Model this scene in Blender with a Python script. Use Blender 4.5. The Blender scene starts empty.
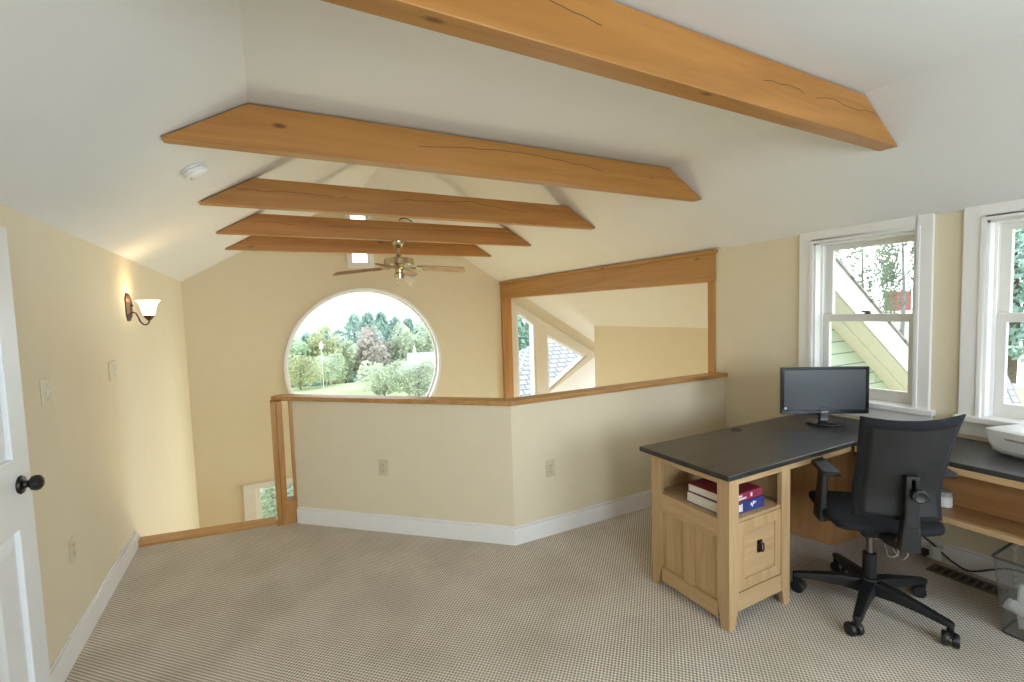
import bpy, bmesh, math, random
from mathutils import Vector, Matrix
PI = math.pi
sc = bpy.context.scene
COL = sc.collection

# ---------------------------------------------------------------- house dimensions (metres)
XL, XR = -0.879, 3.449          # inner faces of the left wall and the window wall
D = 6.969                       # inner face of the far gable wall
YB = -2.2                       # wall behind the camera
XC = 1.285                      # ridge line
ZR, ZE = 3.285, 2.022           # ridge and eave heights above the loft floor
S = (ZR - ZE) / (XR - XC)       # roof slope
ZF = 2.527                      # flat ceiling
YF = 2.555                      # where the flat ceiling ends
ZL = -2.6                       # lower floor
def zr(x): return ZR - S * abs(x - XC)

# ---------------------------------------------------------------- materials
MATS = {}
def new_mat(name):
    m = bpy.data.materials.new(name); m.use_nodes = True
    nt = m.node_tree; b = nt.nodes['Principled BSDF']
    MATS[name] = m
    return m, nt, b
def N(nt, typ, **kw):
    n = nt.nodes.new(typ)
    for k, v in kw.items():
        if k == 'inp':
            for kk, vv in v.items(): n.inputs[kk].default_value = vv
        else: setattr(n, k, v)
    return n
def ramp(nt, stops, interp='LINEAR'):
    r = N(nt, 'ShaderNodeValToRGB'); cr = r.color_ramp; cr.interpolation = interp
    while len(cr.elements) < len(stops): cr.elements.new(0.5)
    for e, (p, c) in zip(cr.elements, stops): e.position = p; e.color = (*c, 1)
    return r
def coords(nt, scale=(1, 1, 1), shift=True):
    tc = N(nt, 'ShaderNodeTexCoord')
    out = tc.outputs['Object']
    if shift:
        oi = N(nt, 'ShaderNodeObjectInfo')
        ad = N(nt, 'ShaderNodeVectorMath', operation='ADD')
        nt.links.new(out, ad.inputs[0]); nt.links.new(oi.outputs['Location'], ad.inputs[1]); out = ad.outputs[0]
    mp = N(nt, 'ShaderNodeMapping'); mp.inputs['Scale'].default_value = scale
    nt.links.new(out, mp.inputs['Vector'])
    return mp.outputs['Vector']
def bump(nt, b, h, strength=0.2, dist=0.002):
    n = N(nt, 'ShaderNodeBump'); n.inputs['Strength'].default_value = strength; n.inputs['Distance'].default_value = dist
    nt.links.new(h, n.inputs['Height']); nt.links.new(n.outputs[0], b.inputs['Normal'])
def plain(name, c, rough=0.5, metal=0.0, var=0.06, scale=20, bmp=0.0, spec=0.5):
    """A colour with faint mottling."""
    m, nt, b = new_mat(name)
    v = coords(nt)
    n = N(nt, 'ShaderNodeTexNoise', inp={'Scale': scale, 'Detail': 4})
    nt.links.new(v, n.inputs['Vector'])
    lo = tuple(x * (1 - var) for x in c); hi = tuple(min(1, x * (1 + var)) for x in c)
    r = ramp(nt, [(0.3, lo), (0.7, hi)])
    nt.links.new(n.outputs['Fac'], r.inputs['Fac']); nt.links.new(r.outputs['Color'], b.inputs['Base Color'])
    b.inputs['Roughness'].default_value = rough; b.inputs['Metallic'].default_value = metal
    b.inputs['Specular IOR Level'].default_value = spec
    if bmp: bump(nt, b, n.outputs['Fac'], bmp)
    return m
def wood(name, light, dark, axis=0, ring=14.0, rough=0.42, knots=False, stretch=0.06, fine=0.25, crack=False):
    """Sawn timber: stretched grain along one axis, with optional knots."""
    m, nt, b = new_mat(name)
    sc3 = [1, 1, 1]; sc3[axis] = stretch
    v = coords(nt, sc3)
    n1 = N(nt, 'ShaderNodeTexNoise', inp={'Scale': ring, 'Detail': 3, 'Distortion': 0.6})
    nt.links.new(v, n1.inputs['Vector'])
    sc4 = [1, 1, 1]; sc4[axis] = 0.02
    v2 = coords(nt, sc4)
    n2 = N(nt, 'ShaderNodeTexNoise', inp={'Scale': 160.0, 'Detail': 2})
    nt.links.new(v2, n2.inputs['Vector'])
    w = N(nt, 'ShaderNodeMath', operation='MULTIPLY'); w.inputs[1].default_value = 3.4
    nt.links.new(n1.outputs['Fac'], w.inputs[0])
    fr = N(nt, 'ShaderNodeMath', operation='PINGPONG'); fr.inputs[1].default_value = 0.5
    nt.links.new(w.outputs[0], fr.inputs[0])
    mx = N(nt, 'ShaderNodeMath', operation='MULTIPLY_ADD'); mx.inputs[1].default_value = fine; 
    nt.links.new(n2.outputs['Fac'], mx.inputs[0]); nt.links.new(fr.outputs[0], mx.inputs[2])
    mid = tuple((a + c) / 2 for a, c in zip(light, dark))
    r = ramp(nt, [(0.05, dark), (0.3, mid), (0.62, light)])
    nt.links.new(mx.outputs[0], r.inputs['Fac'])
    col = r.outputs['Color']
    if knots:
        sc5 = [5.5, 5.5, 5.5]; sc5[axis] = 2.1
        v3 = coords(nt, sc5)
        vo = N(nt, 'ShaderNodeTexVoronoi', inp={'Scale': 1.0, 'Randomness': 1.0})
        nt.links.new(v3, vo.inputs['Vector'])
        kr = ramp(nt, [(0.03, (1, 1, 1)), (0.085, (0.0, 0.0, 0.0))])
        nt.links.new(vo.outputs['Distance'], kr.inputs['Fac'])
        mm = N(nt, 'ShaderNodeMix', data_type='RGBA')
        nt.links.new(kr.outputs['Color'], mm.inputs['Factor'])
        nt.links.new(col, mm.inputs[6]); mm.inputs[7].default_value = (dark[0] * .35, dark[1] * .3, dark[2] * .3, 1)
        col = mm.outputs[2]
    if crack:   # a long drying check wandering along the face
        tc = coords(nt); sp = N(nt, 'ShaderNodeSeparateXYZ'); nt.links.new(tc, sp.inputs[0])
        vv = coords(nt, (0.9, 0.9, 0.0)); nn_ = N(nt, 'ShaderNodeTexNoise', inp={'Scale': 1.0, 'Detail': 4}); nt.links.new(vv, nn_.inputs['Vector'])
        a1 = N(nt, 'ShaderNodeMath', operation='MULTIPLY_ADD'); a1.inputs[1].default_value = -0.34; nt.links.new(nn_.outputs['Fac'], a1.inputs[0]); nt.links.new(sp.outputs['Z'], a1.inputs[2])
        a2 = N(nt, 'ShaderNodeMath', operation='ADD'); a2.inputs[1].default_value = 0.055 - 2.325; nt.links.new(a1.outputs[0], a2.inputs[0])
        a3 = N(nt, 'ShaderNodeMath', operation='ABSOLUTE'); nt.links.new(a2.outputs[0], a3.inputs[0])
        a4 = N(nt, 'ShaderNodeMath', operation='LESS_THAN'); a4.inputs[1].default_value = 0.0016; nt.links.new(a3.outputs[0], a4.inputs[0])
        a5 = N(nt, 'ShaderNodeMath', operation='GREATER_THAN'); a5.inputs[1].default_value = 0.47; nt.links.new(nn_.outputs['Fac'], a5.inputs[0])
        a6 = N(nt, 'ShaderNodeMath', operation='MULTIPLY'); nt.links.new(a4.outputs[0], a6.inputs[0]); nt.links.new(a5.outputs[0], a6.inputs[1])
        mm = N(nt, 'ShaderNodeMix', data_type='RGBA'); nt.links.new(a6.outputs[0], mm.inputs['Factor']); nt.links.new(col, mm.inputs[6]); mm.inputs[7].default_value = (.07, .03, .01, 1)
        col = mm.outputs[2]
    nt.links.new(col, b.inputs['Base Color'])
    b.inputs['Roughness'].default_value = rough
    bump(nt, b, n2.outputs['Fac'], 0.08, 0.001)
    return m

CREAM = plain('cream_wall_paint', (0.73, 0.642, 0.472), 0.75, var=0.012, scale=6, spec=0.25)
CEIL = plain('white_ceiling_paint', (0.71, 0.70, 0.685), 0.85, var=0.01, scale=5, spec=0.2)
TRIM = plain('white_trim_paint', (0.80, 0.78, 0.76), 0.4, var=0.015, scale=12)
OFFW = plain('off_white_trim_paint', (0.72, 0.66, 0.54), 0.5, var=0.015, scale=12)
DOORW = plain('white_door_paint', (0.78, 0.79, 0.80), 0.35, var=0.015, scale=10)
SASH = plain('window_sash_paint', (0.70, 0.68, 0.63), 0.45, var=0.02, scale=12)
FIR = wood('fir_beam_timber', (0.43, 0.192, 0.042), (0.34, 0.138, 0.026), 0, 9, 0.42, True, crack=True)
FIRY = wood('fir_timber_along_the_wall', (0.47, 0.24, 0.07), (0.37, 0.17, 0.042), 1, 9, 0.42, True)
FIRZ = wood('fir_timber_upright', (0.50, 0.255, 0.075), (0.37, 0.165, 0.04), 2, 12, 0.4)
RAILW = wood('oak_rail_varnished', (0.52, 0.285, 0.10), (0.40, 0.19, 0.055), 0, 16, 0.35)
OAK = wood('desk_oak_upright', (0.50, 0.335, 0.175), (0.415, 0.26, 0.12), 2, 15, 0.5, False, 0.07)
OAKX = wood('desk_oak_level', (0.50, 0.335, 0.175), (0.415, 0.26, 0.12), 0, 15, 0.5, False, 0.07)
OAKY = wood('desk_oak_rail', (0.50, 0.335, 0.175), (0.415, 0.26, 0.12), 1, 15, 0.5, False, 0.07)
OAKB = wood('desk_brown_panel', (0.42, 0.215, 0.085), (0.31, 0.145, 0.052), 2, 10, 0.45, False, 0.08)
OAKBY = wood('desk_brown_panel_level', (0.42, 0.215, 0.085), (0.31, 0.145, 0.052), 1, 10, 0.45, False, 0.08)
TOP = wood('desk_slate_top', (0.046, 0.043, 0.041), (0.022, 0.021, 0.021), 0, 9, 0.32, False, 0.12)
BLACK = plain('black_plastic', (0.011, 0.011, 0.012), 0.42, var=0.1)
SHELL = plain('black_back_shell', (0.014, 0.014, 0.0145), 0.6, var=0.12, scale=300, bmp=0.1)
FABRIC = plain('black_fabric', (0.009, 0.0095, 0.014), 0.9, var=0.3, scale=400, bmp=0.3)
GLOSSB = plain('glossy_black', (0.012, 0.012, 0.014), 0.15, var=0.05)
SCREEN = plain('monitor_screen', (0.05, 0.054, 0.062), 0.28, var=0.03)
CHROME = plain('gas_lift_metal', (0.22, 0.20, 0.17), 0.35, 1.0)
BRASS = plain('antique_brass', (0.52, 0.44, 0.29), 0.26, 1.0, var=0.1)
BRONZE = plain('dark_bronze', (0.10, 0.055, 0.04), 0.38, 0.8, var=0.2)
KNOBM = plain('oil_rubbed_bronze', (0.035, 0.030, 0.028), 0.3, 0.7)
BLADE = wood('fan_blade_wood', (0.42, 0.26, 0.15), (0.30, 0.17, 0.09), 0, 10, 0.4)
PLATE = plain('ivory_plate_plastic', (0.62, 0.54, 0.38), 0.4)
PLATEW = plain('white_plate_plastic', (0.72, 0.70, 0.66), 0.4)
SLOT = plain('dark_slot', (0.03, 0.03, 0.03), 0.6)
WHITEP = plain('white_plastic', (0.74, 0.74, 0.73), 0.35, var=0.01)
GREYP = plain('grey_plastic', (0.35, 0.35, 0.36), 0.4)
PAPER = plain('white_paper', (0.80, 0.79, 0.78), 0.8, var=0.02)
PAGES = plain('book_pages', (0.68, 0.63, 0.54), 0.85, var=0.08, scale=300)
REDC = plain('red_book_cover', (0.33, 0.035, 0.045), 0.4)
MAROON = plain('crimson_book_spine', (0.30, 0.03, 0.075), 0.4)
BLUEC = plain('blue_book_cover', (0.035, 0.045, 0.20), 0.4)
VENTM = plain('bronze_vent_metal', (0.17, 0.135, 0.085), 0.5, 0.4)
CORDB = plain('black_cord', (0.02, 0.02, 0.02), 0.5)
CORDW = plain('white_cord', (0.72, 0.70, 0.66), 0.5)
BARK = plain('tree_bark', (0.16, 0.12, 0.09), 0.9, var=0.3, scale=8, bmp=0.5)
PALEBARK = plain('pale_bark', (0.20, 0.19, 0.175), 0.9, var=0.3, scale=8)
REDBARN = plain('red_boards', (0.27, 0.085, 0.065), 0.7)
WHITEB = plain('white_boards', (0.60, 0.60, 0.60), 0.6)
PALEROOF = plain('pale_metal_roof', (0.30, 0.31, 0.335), 0.5)
SOFFIT = plain('pale_green_soffit_paint', (0.79, 0.79, 0.75), 0.6, var=0.02)

def carpet():
    m, nt, b = new_mat('berber_carpet')
    tc = N(nt, 'ShaderNodeTexCoord')
    sp = N(nt, 'ShaderNodeSeparateXYZ'); nt.links.new(tc.outputs['Object'], sp.inputs[0])
    k = 2 * PI / 0.0205
    outs = []
    for ax in ('X', 'Y'):
        a = N(nt, 'ShaderNodeMath', operation='MULTIPLY'); a.inputs[1].default_value = k
        nt.links.new(sp.outputs[ax], a.inputs[0])
        s = N(nt, 'ShaderNodeMath', operation='SINE'); nt.links.new(a.outputs[0], s.inputs[0]); outs.append(s)
    p = N(nt, 'ShaderNodeMath', operation='MULTIPLY')
    nt.links.new(outs[0].outputs[0], p.inputs[0]); nt.links.new(outs[1].outputs[0], p.inputs[1])
    n = N(nt, 'ShaderNodeTexNoise', inp={'Scale': 3.0, 'Detail': 5}); nt.links.new(tc.outputs['Object'], n.inputs['Vector'])
    nf = N(nt, 'ShaderNodeTexNoise', inp={'Scale': 130.0, 'Detail': 2}); nt.links.new(tc.outputs['Object'], nf.inputs['Vector'])
    r = ramp(nt, [(0.0, (0.80, 0.725, 0.64)), (0.42, (0.79, 0.715, 0.63)), (0.66, (0.32, 0.265, 0.205))])
    md = N(nt, 'ShaderNodeMapRange'); md.inputs['From Min'].default_value = -1; md.inputs['From Max'].default_value = 1
    nt.links.new(p.outputs[0], md.inputs['Value']); nt.links.new(md.outputs[0], r.inputs['Fac'])
    v = N(nt, 'ShaderNodeMix', data_type='RGBA', blend_type='MULTIPLY'); v.inputs['Factor'].default_value = 1
    r2 = ramp(nt, [(0.35, (0.86, 0.85, 0.83)), (0.6, (1.0, 1.0, 1.0))])
    nt.links.new(n.outputs['Fac'], r2.inputs['Fac'])
    nt.links.new(r.outputs['Color'], v.inputs[6]); nt.links.new(r2.outputs['Color'], v.inputs[7])
    v2 = N(nt, 'ShaderNodeMix', data_type='RGBA', blend_type='MULTIPLY'); v2.inputs['Factor'].default_value = 1
    r3 = ramp(nt, [(0.3, (0.84, 0.84, 0.84)), (0.7, (1.08, 1.08, 1.08))])
    nt.links.new(nf.outputs['Fac'], r3.inputs['Fac'])
    nt.links.new(v.outputs[2], v2.inputs[6]); nt.links.new(r3.outputs['Color'], v2.inputs[7])
    nt.links.new(v2.outputs[2], b.inputs['Base Color'])
    b.inputs['Roughness'].default_value = 0.95; b.inputs['Specular IOR Level'].default_value = 0.1
    inv = N(nt, 'ShaderNodeMath', operation='MULTIPLY'); inv.inputs[1].default_value = -1
    nt.links.new(md.outputs[0], inv.inputs[0]); bump(nt, b, inv.outputs[0], 0.5, 0.004)
    return m
CARPET = carpet()
def glass():
    m, nt, b = new_mat('window_glass')
    nt.nodes.remove(b)
    o = nt.nodes['Material Output']
    t = N(nt, 'ShaderNodeBsdfTransparent'); t.inputs[0].default_value = (0.97, 0.985, 0.98, 1)
    g = N(nt, 'ShaderNodeBsdfGlossy'); g.inputs['Roughness'].default_value = 0.02
    mx = N(nt, 'ShaderNodeMixShader'); mx.inputs[0].default_value = 0.004
    nt.links.new(t.outputs[0], mx.inputs[1]); nt.links.new(g.outputs[0], mx.inputs[2]); nt.links.new(mx.outputs[0], o.inputs[0])
    return m
GLASS = glass()
def shade_glass():
    m, nt, b = new_mat('frosted_lamp_glass')
    b.inputs['Base Color'].default_value = (0.9, 0.82, 0.68, 1); b.inputs['Roughness'].default_value = 0.4
    b.inputs['Emission Color'].default_value = (1.0, 0.86, 0.62, 1); b.inputs['Emission Strength'].default_value = 5.0
    return m
SHADEG = shade_glass()
FANGLASS = plain('fan_light_glass', (0.80, 0.72, 0.54), 0.25, var=0.03)
def leaf(name, c, var=0.35):
    m, nt, b = new_mat(name)
    nt.nodes.remove(b); o = nt.nodes['Material Output']
    v = coords(nt)
    n = N(nt, 'ShaderNodeTexNoise', inp={'Scale': 0.9, 'Detail': 5}); nt.links.new(v, n.inputs['Vector'])
    r = ramp(nt, [(0.3, tuple(x * (1 - var) for x in c)), (0.7, tuple(min(1, x * (1 + var)) for x in c))])
    nt.links.new(n.outputs['Fac'], r.inputs['Fac'])
    d = N(nt, 'ShaderNodeBsdfDiffuse'); t = N(nt, 'ShaderNodeBsdfTranslucent')
    nt.links.new(r.outputs[0], d.inputs[0]); nt.links.new(r.outputs[0], t.inputs[0])
    mx = N(nt, 'ShaderNodeMixShader'); mx.inputs[0].default_value = 0.45
    nt.links.new(d.outputs[0], mx.inputs[1]); nt.links.new(t.outputs[0], mx.inputs[2]); nt.links.new(mx.outputs[0], o.inputs[0])
    return m
L_BLUE = leaf('blue_green_needles', (0.43, 0.57, 0.505))
L_GREEN = leaf('green_leaves', (0.43, 0.52, 0.37))
L_YEL = leaf('yellow_green_leaves', (0.58, 0.61, 0.38))
L_GREY = leaf('grey_green_leaves', (0.58, 0.63, 0.50))
L_RUST = leaf('rusty_leaves', (0.52, 0.48, 0.43))
def lawn_mat():
    m, nt, b = new_mat('lawn_grass')
    v = coords(nt)
    n = N(nt, 'ShaderNodeTexNoise', inp={'Scale': 0.35, 'Detail': 8}); nt.links.new(v, n.inputs['Vector'])
    r = ramp(nt, [(0.35, (0.24, 0.29, 0.14)), (0.65, (0.36, 0.39, 0.23))])
    nt.links.new(n.outputs['Fac'], r.inputs['Fac']); nt.links.new(r.outputs[0], b.inputs['Base Color'])
    b.inputs['Roughness'].default_value = 0.95
    return m
LAWN = lawn_mat()
GRAVEL = plain('pale_gravel', (0.30, 0.29, 0.275), 0.9, var=0.12, scale=4)
def brick_mat(name, c1, c2, mortar, bw, rh, axes=('X', 'Y'), ms=0.02, rough=0.85, bmp=0.4):
    m, nt, b = new_mat(name)
    tc = N(nt, 'ShaderNodeTexCoord')
    sp = N(nt, 'ShaderNodeSeparateXYZ'); nt.links.new(tc.outputs['Object'], sp.inputs[0])
    cb = N(nt, 'ShaderNodeCombineXYZ')
    nt.links.new(sp.outputs[axes[0]], cb.inputs[0]); nt.links.new(sp.outputs[axes[1]], cb.inputs[1])
    br = N(nt, 'ShaderNodeTexBrick', offset=0.5)
    for k, v in {'Scale': 1.0, 'Brick Width': bw, 'Row Height': rh, 'Mortar Size': ms, 'Mortar Smooth': 0.2, 'Bias': 0.0}.items(): br.inputs[k].default_value = v
    br.inputs['Color1'].default_value = (*c1, 1); br.inputs['Color2'].default_value = (*c2, 1); br.inputs['Mortar'].default_value = (*mortar, 1)
    nt.links.new(cb.outputs[0], br.inputs['Vector'])
    nt.links.new(br.outputs['Color'], b.inputs['Base Color'])
    b.inputs['Roughness'].default_value = rough
    return m
SHINGLE = brick_mat('pale_grey_shingles', (0.34, 0.335, 0.345), (0.285, 0.28, 0.292), (0.15, 0.148, 0.155), 0.28, 0.16)
CLAP = brick_mat('pale_green_clapboard', (0.47, 0.55, 0.475), (0.46, 0.54, 0.465), (0.20, 0.25, 0.205), 60.0, 0.105, ('X', 'Z'), 0.006)
def mesh_wire():
    m, nt, b = new_mat('black_wire_mesh')
    o = nt.nodes['Material Output']
    tc = N(nt, 'ShaderNodeTexCoord')
    sp = N(nt, 'ShaderNodeSeparateXYZ'); nt.links.new(tc.outputs['Object'], sp.inputs[0])
    def tri(out):
        a = N(nt, 'ShaderNodeMath', operation='MULTIPLY'); a.inputs[1].default_value = 180.0
        nt.links.new(out, a.inputs[0])
        f = N(nt, 'ShaderNodeMath', operation='FRACT'); nt.links.new(a.outputs[0], f.inputs[0])
        g = N(nt, 'ShaderNodeMath', operation='GREATER_THAN'); g.inputs[1].default_value = 0.21
        nt.links.new(f.outputs[0], g.inputs[0]); return g.outputs[0]
    su = N(nt, 'ShaderNodeMath', operation='ADD'); nt.links.new(sp.outputs['X'], su.inputs[0]); nt.links.new(sp.outputs['Y'], su.inputs[1])
    h = N(nt, 'ShaderNodeMath', operation='MULTIPLY'); nt.links.new(tri(su.outputs[0]), h.inputs[0]); nt.links.new(tri(sp.outputs['Z']), h.inputs[1])
    b.inputs['Base Color'].default_value = (0.28, 0.28, 0.285, 1); b.inputs['Metallic'].default_value = 0.6; b.inputs['Roughness'].default_value = 0.4
    t = N(nt, 'ShaderNodeBsdfTransparent')
    mx = N(nt, 'ShaderNodeMixShader')
    nt.links.new(h.outputs[0], mx.inputs[0]); nt.links.new(b.outputs[0], mx.inputs[1]); nt.links.new(t.outputs[0], mx.inputs[2])
    nt.links.new(mx.outputs[0], o.inputs[0])
    return m
WIRE = mesh_wire()

# ---------------------------------------------------------------- mesh helpers
class MB:
    def __init__(s): s.v = []; s.f = []; s.sm = []
    def add(s, vs, fs, smooth=False):
        o = len(s.v); s.v += [tuple(p) for p in vs]
        for f in fs: s.f.append(tuple(i + o for i in f)); s.sm.append(smooth)
        return s
    def box(s, lo, hi, M=None):
        x0, y0, z0 = lo; x1, y1, z1 = hi
        vs = [Vector(p) for p in ((x0, y0, z0), (x1, y0, z0), (x1, y1, z0), (x0, y1, z0), (x0, y0, z1), (x1, y0, z1), (x1, y1, z1), (x0, y1, z1))]
        if M: vs = [M @ p for p in vs]
        return s.add(vs, [(0, 3, 2, 1), (4, 5, 6, 7), (0, 1, 5, 4), (1, 2, 6, 5), (2, 3, 7, 6), (3, 0, 4, 7)])
    def hexa(s, vs): return s.add(vs, [(0, 3, 2, 1), (4, 5, 6, 7), (0, 1, 5, 4), (1, 2, 6, 5), (2, 3, 7, 6), (3, 0, 4, 7)])
    def prism(s, poly, a, b, axis=2, M=None):
        """polygon (CCW) in the plane across `axis`, from a to b."""
        def P(u, v, w):
            p = {2: (u, v, w), 1: (u, w, v), 0: (w, u, v)}[axis]
            return M @ Vector(p) if M else Vector(p)
        n = len(poly)
        vs = [P(u, v, a) for u, v in poly] + [P(u, v, b) for u, v in poly]
        return s.add(vs, [tuple(range(n - 1, -1, -1)), tuple(range(n, 2 * n))] + [(i, (i + 1) % n, n + (i + 1) % n, n + i) for i in range(n)])
    def lathe(s, prof, n=32, M=None, cap=True):
        vs = []; fs = []
        for r, z in prof:
            for k in range(n):
                a = 2 * PI * k / n; p = Vector((r * math.cos(a), r * math.sin(a), z)); vs.append(M @ p if M else p)
        for i in range(len(prof) - 1):
            for k in range(n):
                k2 = (k + 1) % n; fs.append((i * n + k, i * n + k2, (i + 1) * n + k2, (i + 1) * n + k))
        if cap:
            fs.append(tuple(range(n - 1, -1, -1))); fs.append(tuple((len(prof) - 1) * n + k for k in range(n)))
        return s.add(vs, fs, True)
    def tube(s, pts, r, n=10, cap=True):
        pts = [Vector(p) for p in pts]; rs = r if isinstance(r, (list, tuple)) else [r] * len(pts)
        vs = []; fs = []; up = None
        for i, p in enumerate(pts):
            t = (pts[min(i + 1, len(pts) - 1)] - pts[max(i - 1, 0)]).normalized()
            if up is None: up = t.orthogonal().normalized()
            up = (up - t * up.dot(t)).normalized(); w = t.cross(up)
            for k in range(n):
                a = 2 * PI * k / n; vs.append(p + (up * math.cos(a) + w * math.sin(a)) * rs[i])
        for i in range(len(pts) - 1):
            for k in range(n):
                k2 = (k + 1) % n; fs.append((i * n + k, i * n + k2, (i + 1) * n + k2, (i + 1) * n + k))
        if cap: fs.append(tuple(range(n - 1, -1, -1))); fs.append(tuple((len(pts) - 1) * n + k for k in range(n)))
        return s.add(vs, fs, True)
    def grid(s, fn, nu, nv, smooth=True, closed=False):
        vs = [fn(i / (nu - 1), j / (nv - 1)) for j in range(nv) for i in range(nu)]
        return s.add(vs, [(j * nu + i, j * nu + i + 1, (j + 1) * nu + i + 1, (j + 1) * nu + i) for j in range(nv - 1) for i in range(nu - 1)], smooth)
    def shift(s, o): s.v = [tuple(Vector(p) - Vector(o)) for p in s.v]; return s
    def build(s, name, mat, parent=None, bevel=0.0, sub=0, segs=2, solid=0.0, sharp=38):
        me = bpy.data.meshes.new(name); me.from_pydata(s.v, [], s.f)
        bm = bmesh.new(); bm.from_mesh(me)
        if s.v and not getattr(s, 'keep', False):
            bmesh.ops.remove_doubles(bm, verts=bm.verts, dist=1e-6)
        bmesh.ops.recalc_face_normals(bm, faces=bm.faces)
        bm.to_mesh(me); bm.free()
        if any(s.sm) or sub:
            for p in me.polygons: p.use_smooth = True
            bm = bmesh.new(); bm.from_mesh(me)
            for e in bm.edges:
                if len(e.link_faces) == 2 and e.calc_face_angle(0) > math.radians(sharp): e.smooth = False
            bm.to_mesh(me); bm.free()
        o = bpy.data.objects.new(name, me); me.materials.append(mat); COL.objects.link(o)
        if parent: o.parent = parent
        if solid:
            m = o.modifiers.new('thickness', 'SOLIDIFY'); m.thickness = solid; m.offset = 0
        if bevel:
            m = o.modifiers.new('bevel', 'BEVEL'); m.width = bevel; m.segments = segs; m.limit_method = 'ANGLE'; m.angle_limit = math.radians(40)
        if sub:
            m = o.modifiers.new('sub', 'SUBSURF'); m.levels = sub; m.render_levels = sub
        return o
def tag(o, label=None, cat=None, group=None, kind=None):
    if label: o['label'] = label
    if cat: o['category'] = cat
    if group: o['group'] = group
    if kind: o['kind'] = kind
    return o
def empty(name, loc=(0, 0, 0), rz=0.0, rot=None):
    o = bpy.data.objects.new(name, None); o.empty_display_size = 0.1
    o.location = loc; o.rotation_euler = rot if rot is not None else (0, 0, rz)
    COL.objects.link(o); return o
def thing(name, label, cat, loc=(0, 0, 0), rz=0.0, group=None, rot=None):
    return tag(empty(name, loc, rz, rot), label, cat, group)
def whole(mb, name, mat, origin, label, cat, group=None, **kw):
    """a thing that is one mesh: vertices given in world space, origin at its base."""
    o = mb.shift(origin).build(name, mat, **kw); o.location = origin
    return tag(o, label, cat, group)
def struct(mb, name, mat, **kw): return tag(mb.build(name, mat, **kw), kind='structure')
def plate(outer, holes, a, b, axis):
    """A slab with holes: polygons in the plane across `axis`, between a and b along it. Returned as an MB."""
    cu = bpy.data.curves.new('tmp', 'CURVE'); cu.dimensions = '2D'; cu.fill_mode = 'BOTH'; cu.extrude = 0.5
    for poly in [outer] + list(holes):
        sp = cu.splines.new('POLY'); sp.points.add(len(poly) - 1)
        for p, (u, v) in zip(sp.points, poly): p.co = (u, v, 0, 1)
        sp.use_cyclic_u = True
    ob = bpy.data.objects.new('tmp', cu); COL.objects.link(ob)
    bpy.context.view_layer.update()
    me = ob.evaluated_get(bpy.context.evaluated_depsgraph_get()).to_mesh()
    mb = MB()
    def P(c):
        u, v, w = c; w = a + (w + 0.5) * (b - a)
        return {2: (u, v, w), 1: (u, w, v), 0: (w, u, v)}[axis]
    mb.add([P(v.co) for v in me.vertices], [tuple(p.vertices) for p in me.polygons])
    ob.evaluated_get(bpy.context.evaluated_depsgraph_get()).to_mesh_clear()
    bpy.data.objects.remove(ob); bpy.data.curves.remove(cu)
    return mb
def rect(u0, v0, u1, v1): return [(u0, v0), (u1, v0), (u1, v1), (u0, v1)]
def circle(cu, cv, r, n=96): return [(cu + r * math.cos(2 * PI * k / n), cv + r * math.sin(2 * PI * k / n)) for k in range(n)]

# ================================================================= THE ROOM
# floors
KL, KC, KR = Vector((0.139, 3.851)), Vector((1.385, 2.705)), Vector((XR, 2.70))
mb = MB().prism([(XL, YB), (XR, YB), (XR, KR.y), tuple(KC), tuple(KL), (0.0, 3.90), (XL, 4.016)], -0.30, 0.0)
struct(mb, 'floor', CARPET)
mb = MB().box((XL - .15, YB - .15, ZL - .15), (6.5, D + .15, ZL))
struct(mb, 'floor_lower', wood('lower_floor_boards', (0.50, 0.30, 0.13), (0.38, 0.2, 0.08), 0, 10, 0.4))
# left wall, wall behind the camera
struct(MB().box((XL - .15, YB - .15, ZL), (XL, D + .15, zr(XL) + .03)), 'wall_left', CREAM)
prof = [(XL, ZL), (XR, ZL), (XR, ZE), (XC + (ZR - ZF) / S, ZF), (XC - (ZR - ZF) / S, ZF), (XL, ZE)]
BW = [rect(-0.35, 0.75, 0.75, 2.1), rect(1.75, 0.75, 2.85, 2.1)]
struct(plate(prof, BW, YB - .15, YB, 1), 'wall_back', CREAM)
# window wall
W1 = (1.385, 1.98, 0.885, 1.95); W2 = (0.485, 1.08, 0.885, 1.95); W3 = (-0.72, -0.14, 0.885, 1.95)
outer = [(YB - .15, ZL), (2.80, ZL), (2.80, zr(XR)), (YB - .15, zr(XR))]
struct(plate(outer, [rect(w[0], w[2], w[1], w[3]) for w in (W1, W2, W3)], XR, XR + .15, 0), 'wall_right', CREAM)
# far gable wall
OC, OR = (1.280, 0.838), 1.076
XE = 6.3
outer = [(XL - .15, ZL), (XE, ZL), (XE, zr(XE) + .02), (XC, ZR + .02), (XL - .15, zr(XL - .15) + .02)]
tallw = [(3.71, -1.5), (4.06, -1.5), (4.06, 1.315), (3.71, 1.565)]
triw = [(4.295, 0.13), (5.135, 0.685), (4.295, 1.13)]
gw = rect(1.125, 2.28, 1.395, 3.0); lw = rect(-0.235, -1.95, 0.62, -0.675)
struct(plate(outer, [circle(*OC, OR), gw, lw, tallw, triw], D, D + .15, 1), 'wall_far', CREAM)
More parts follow.
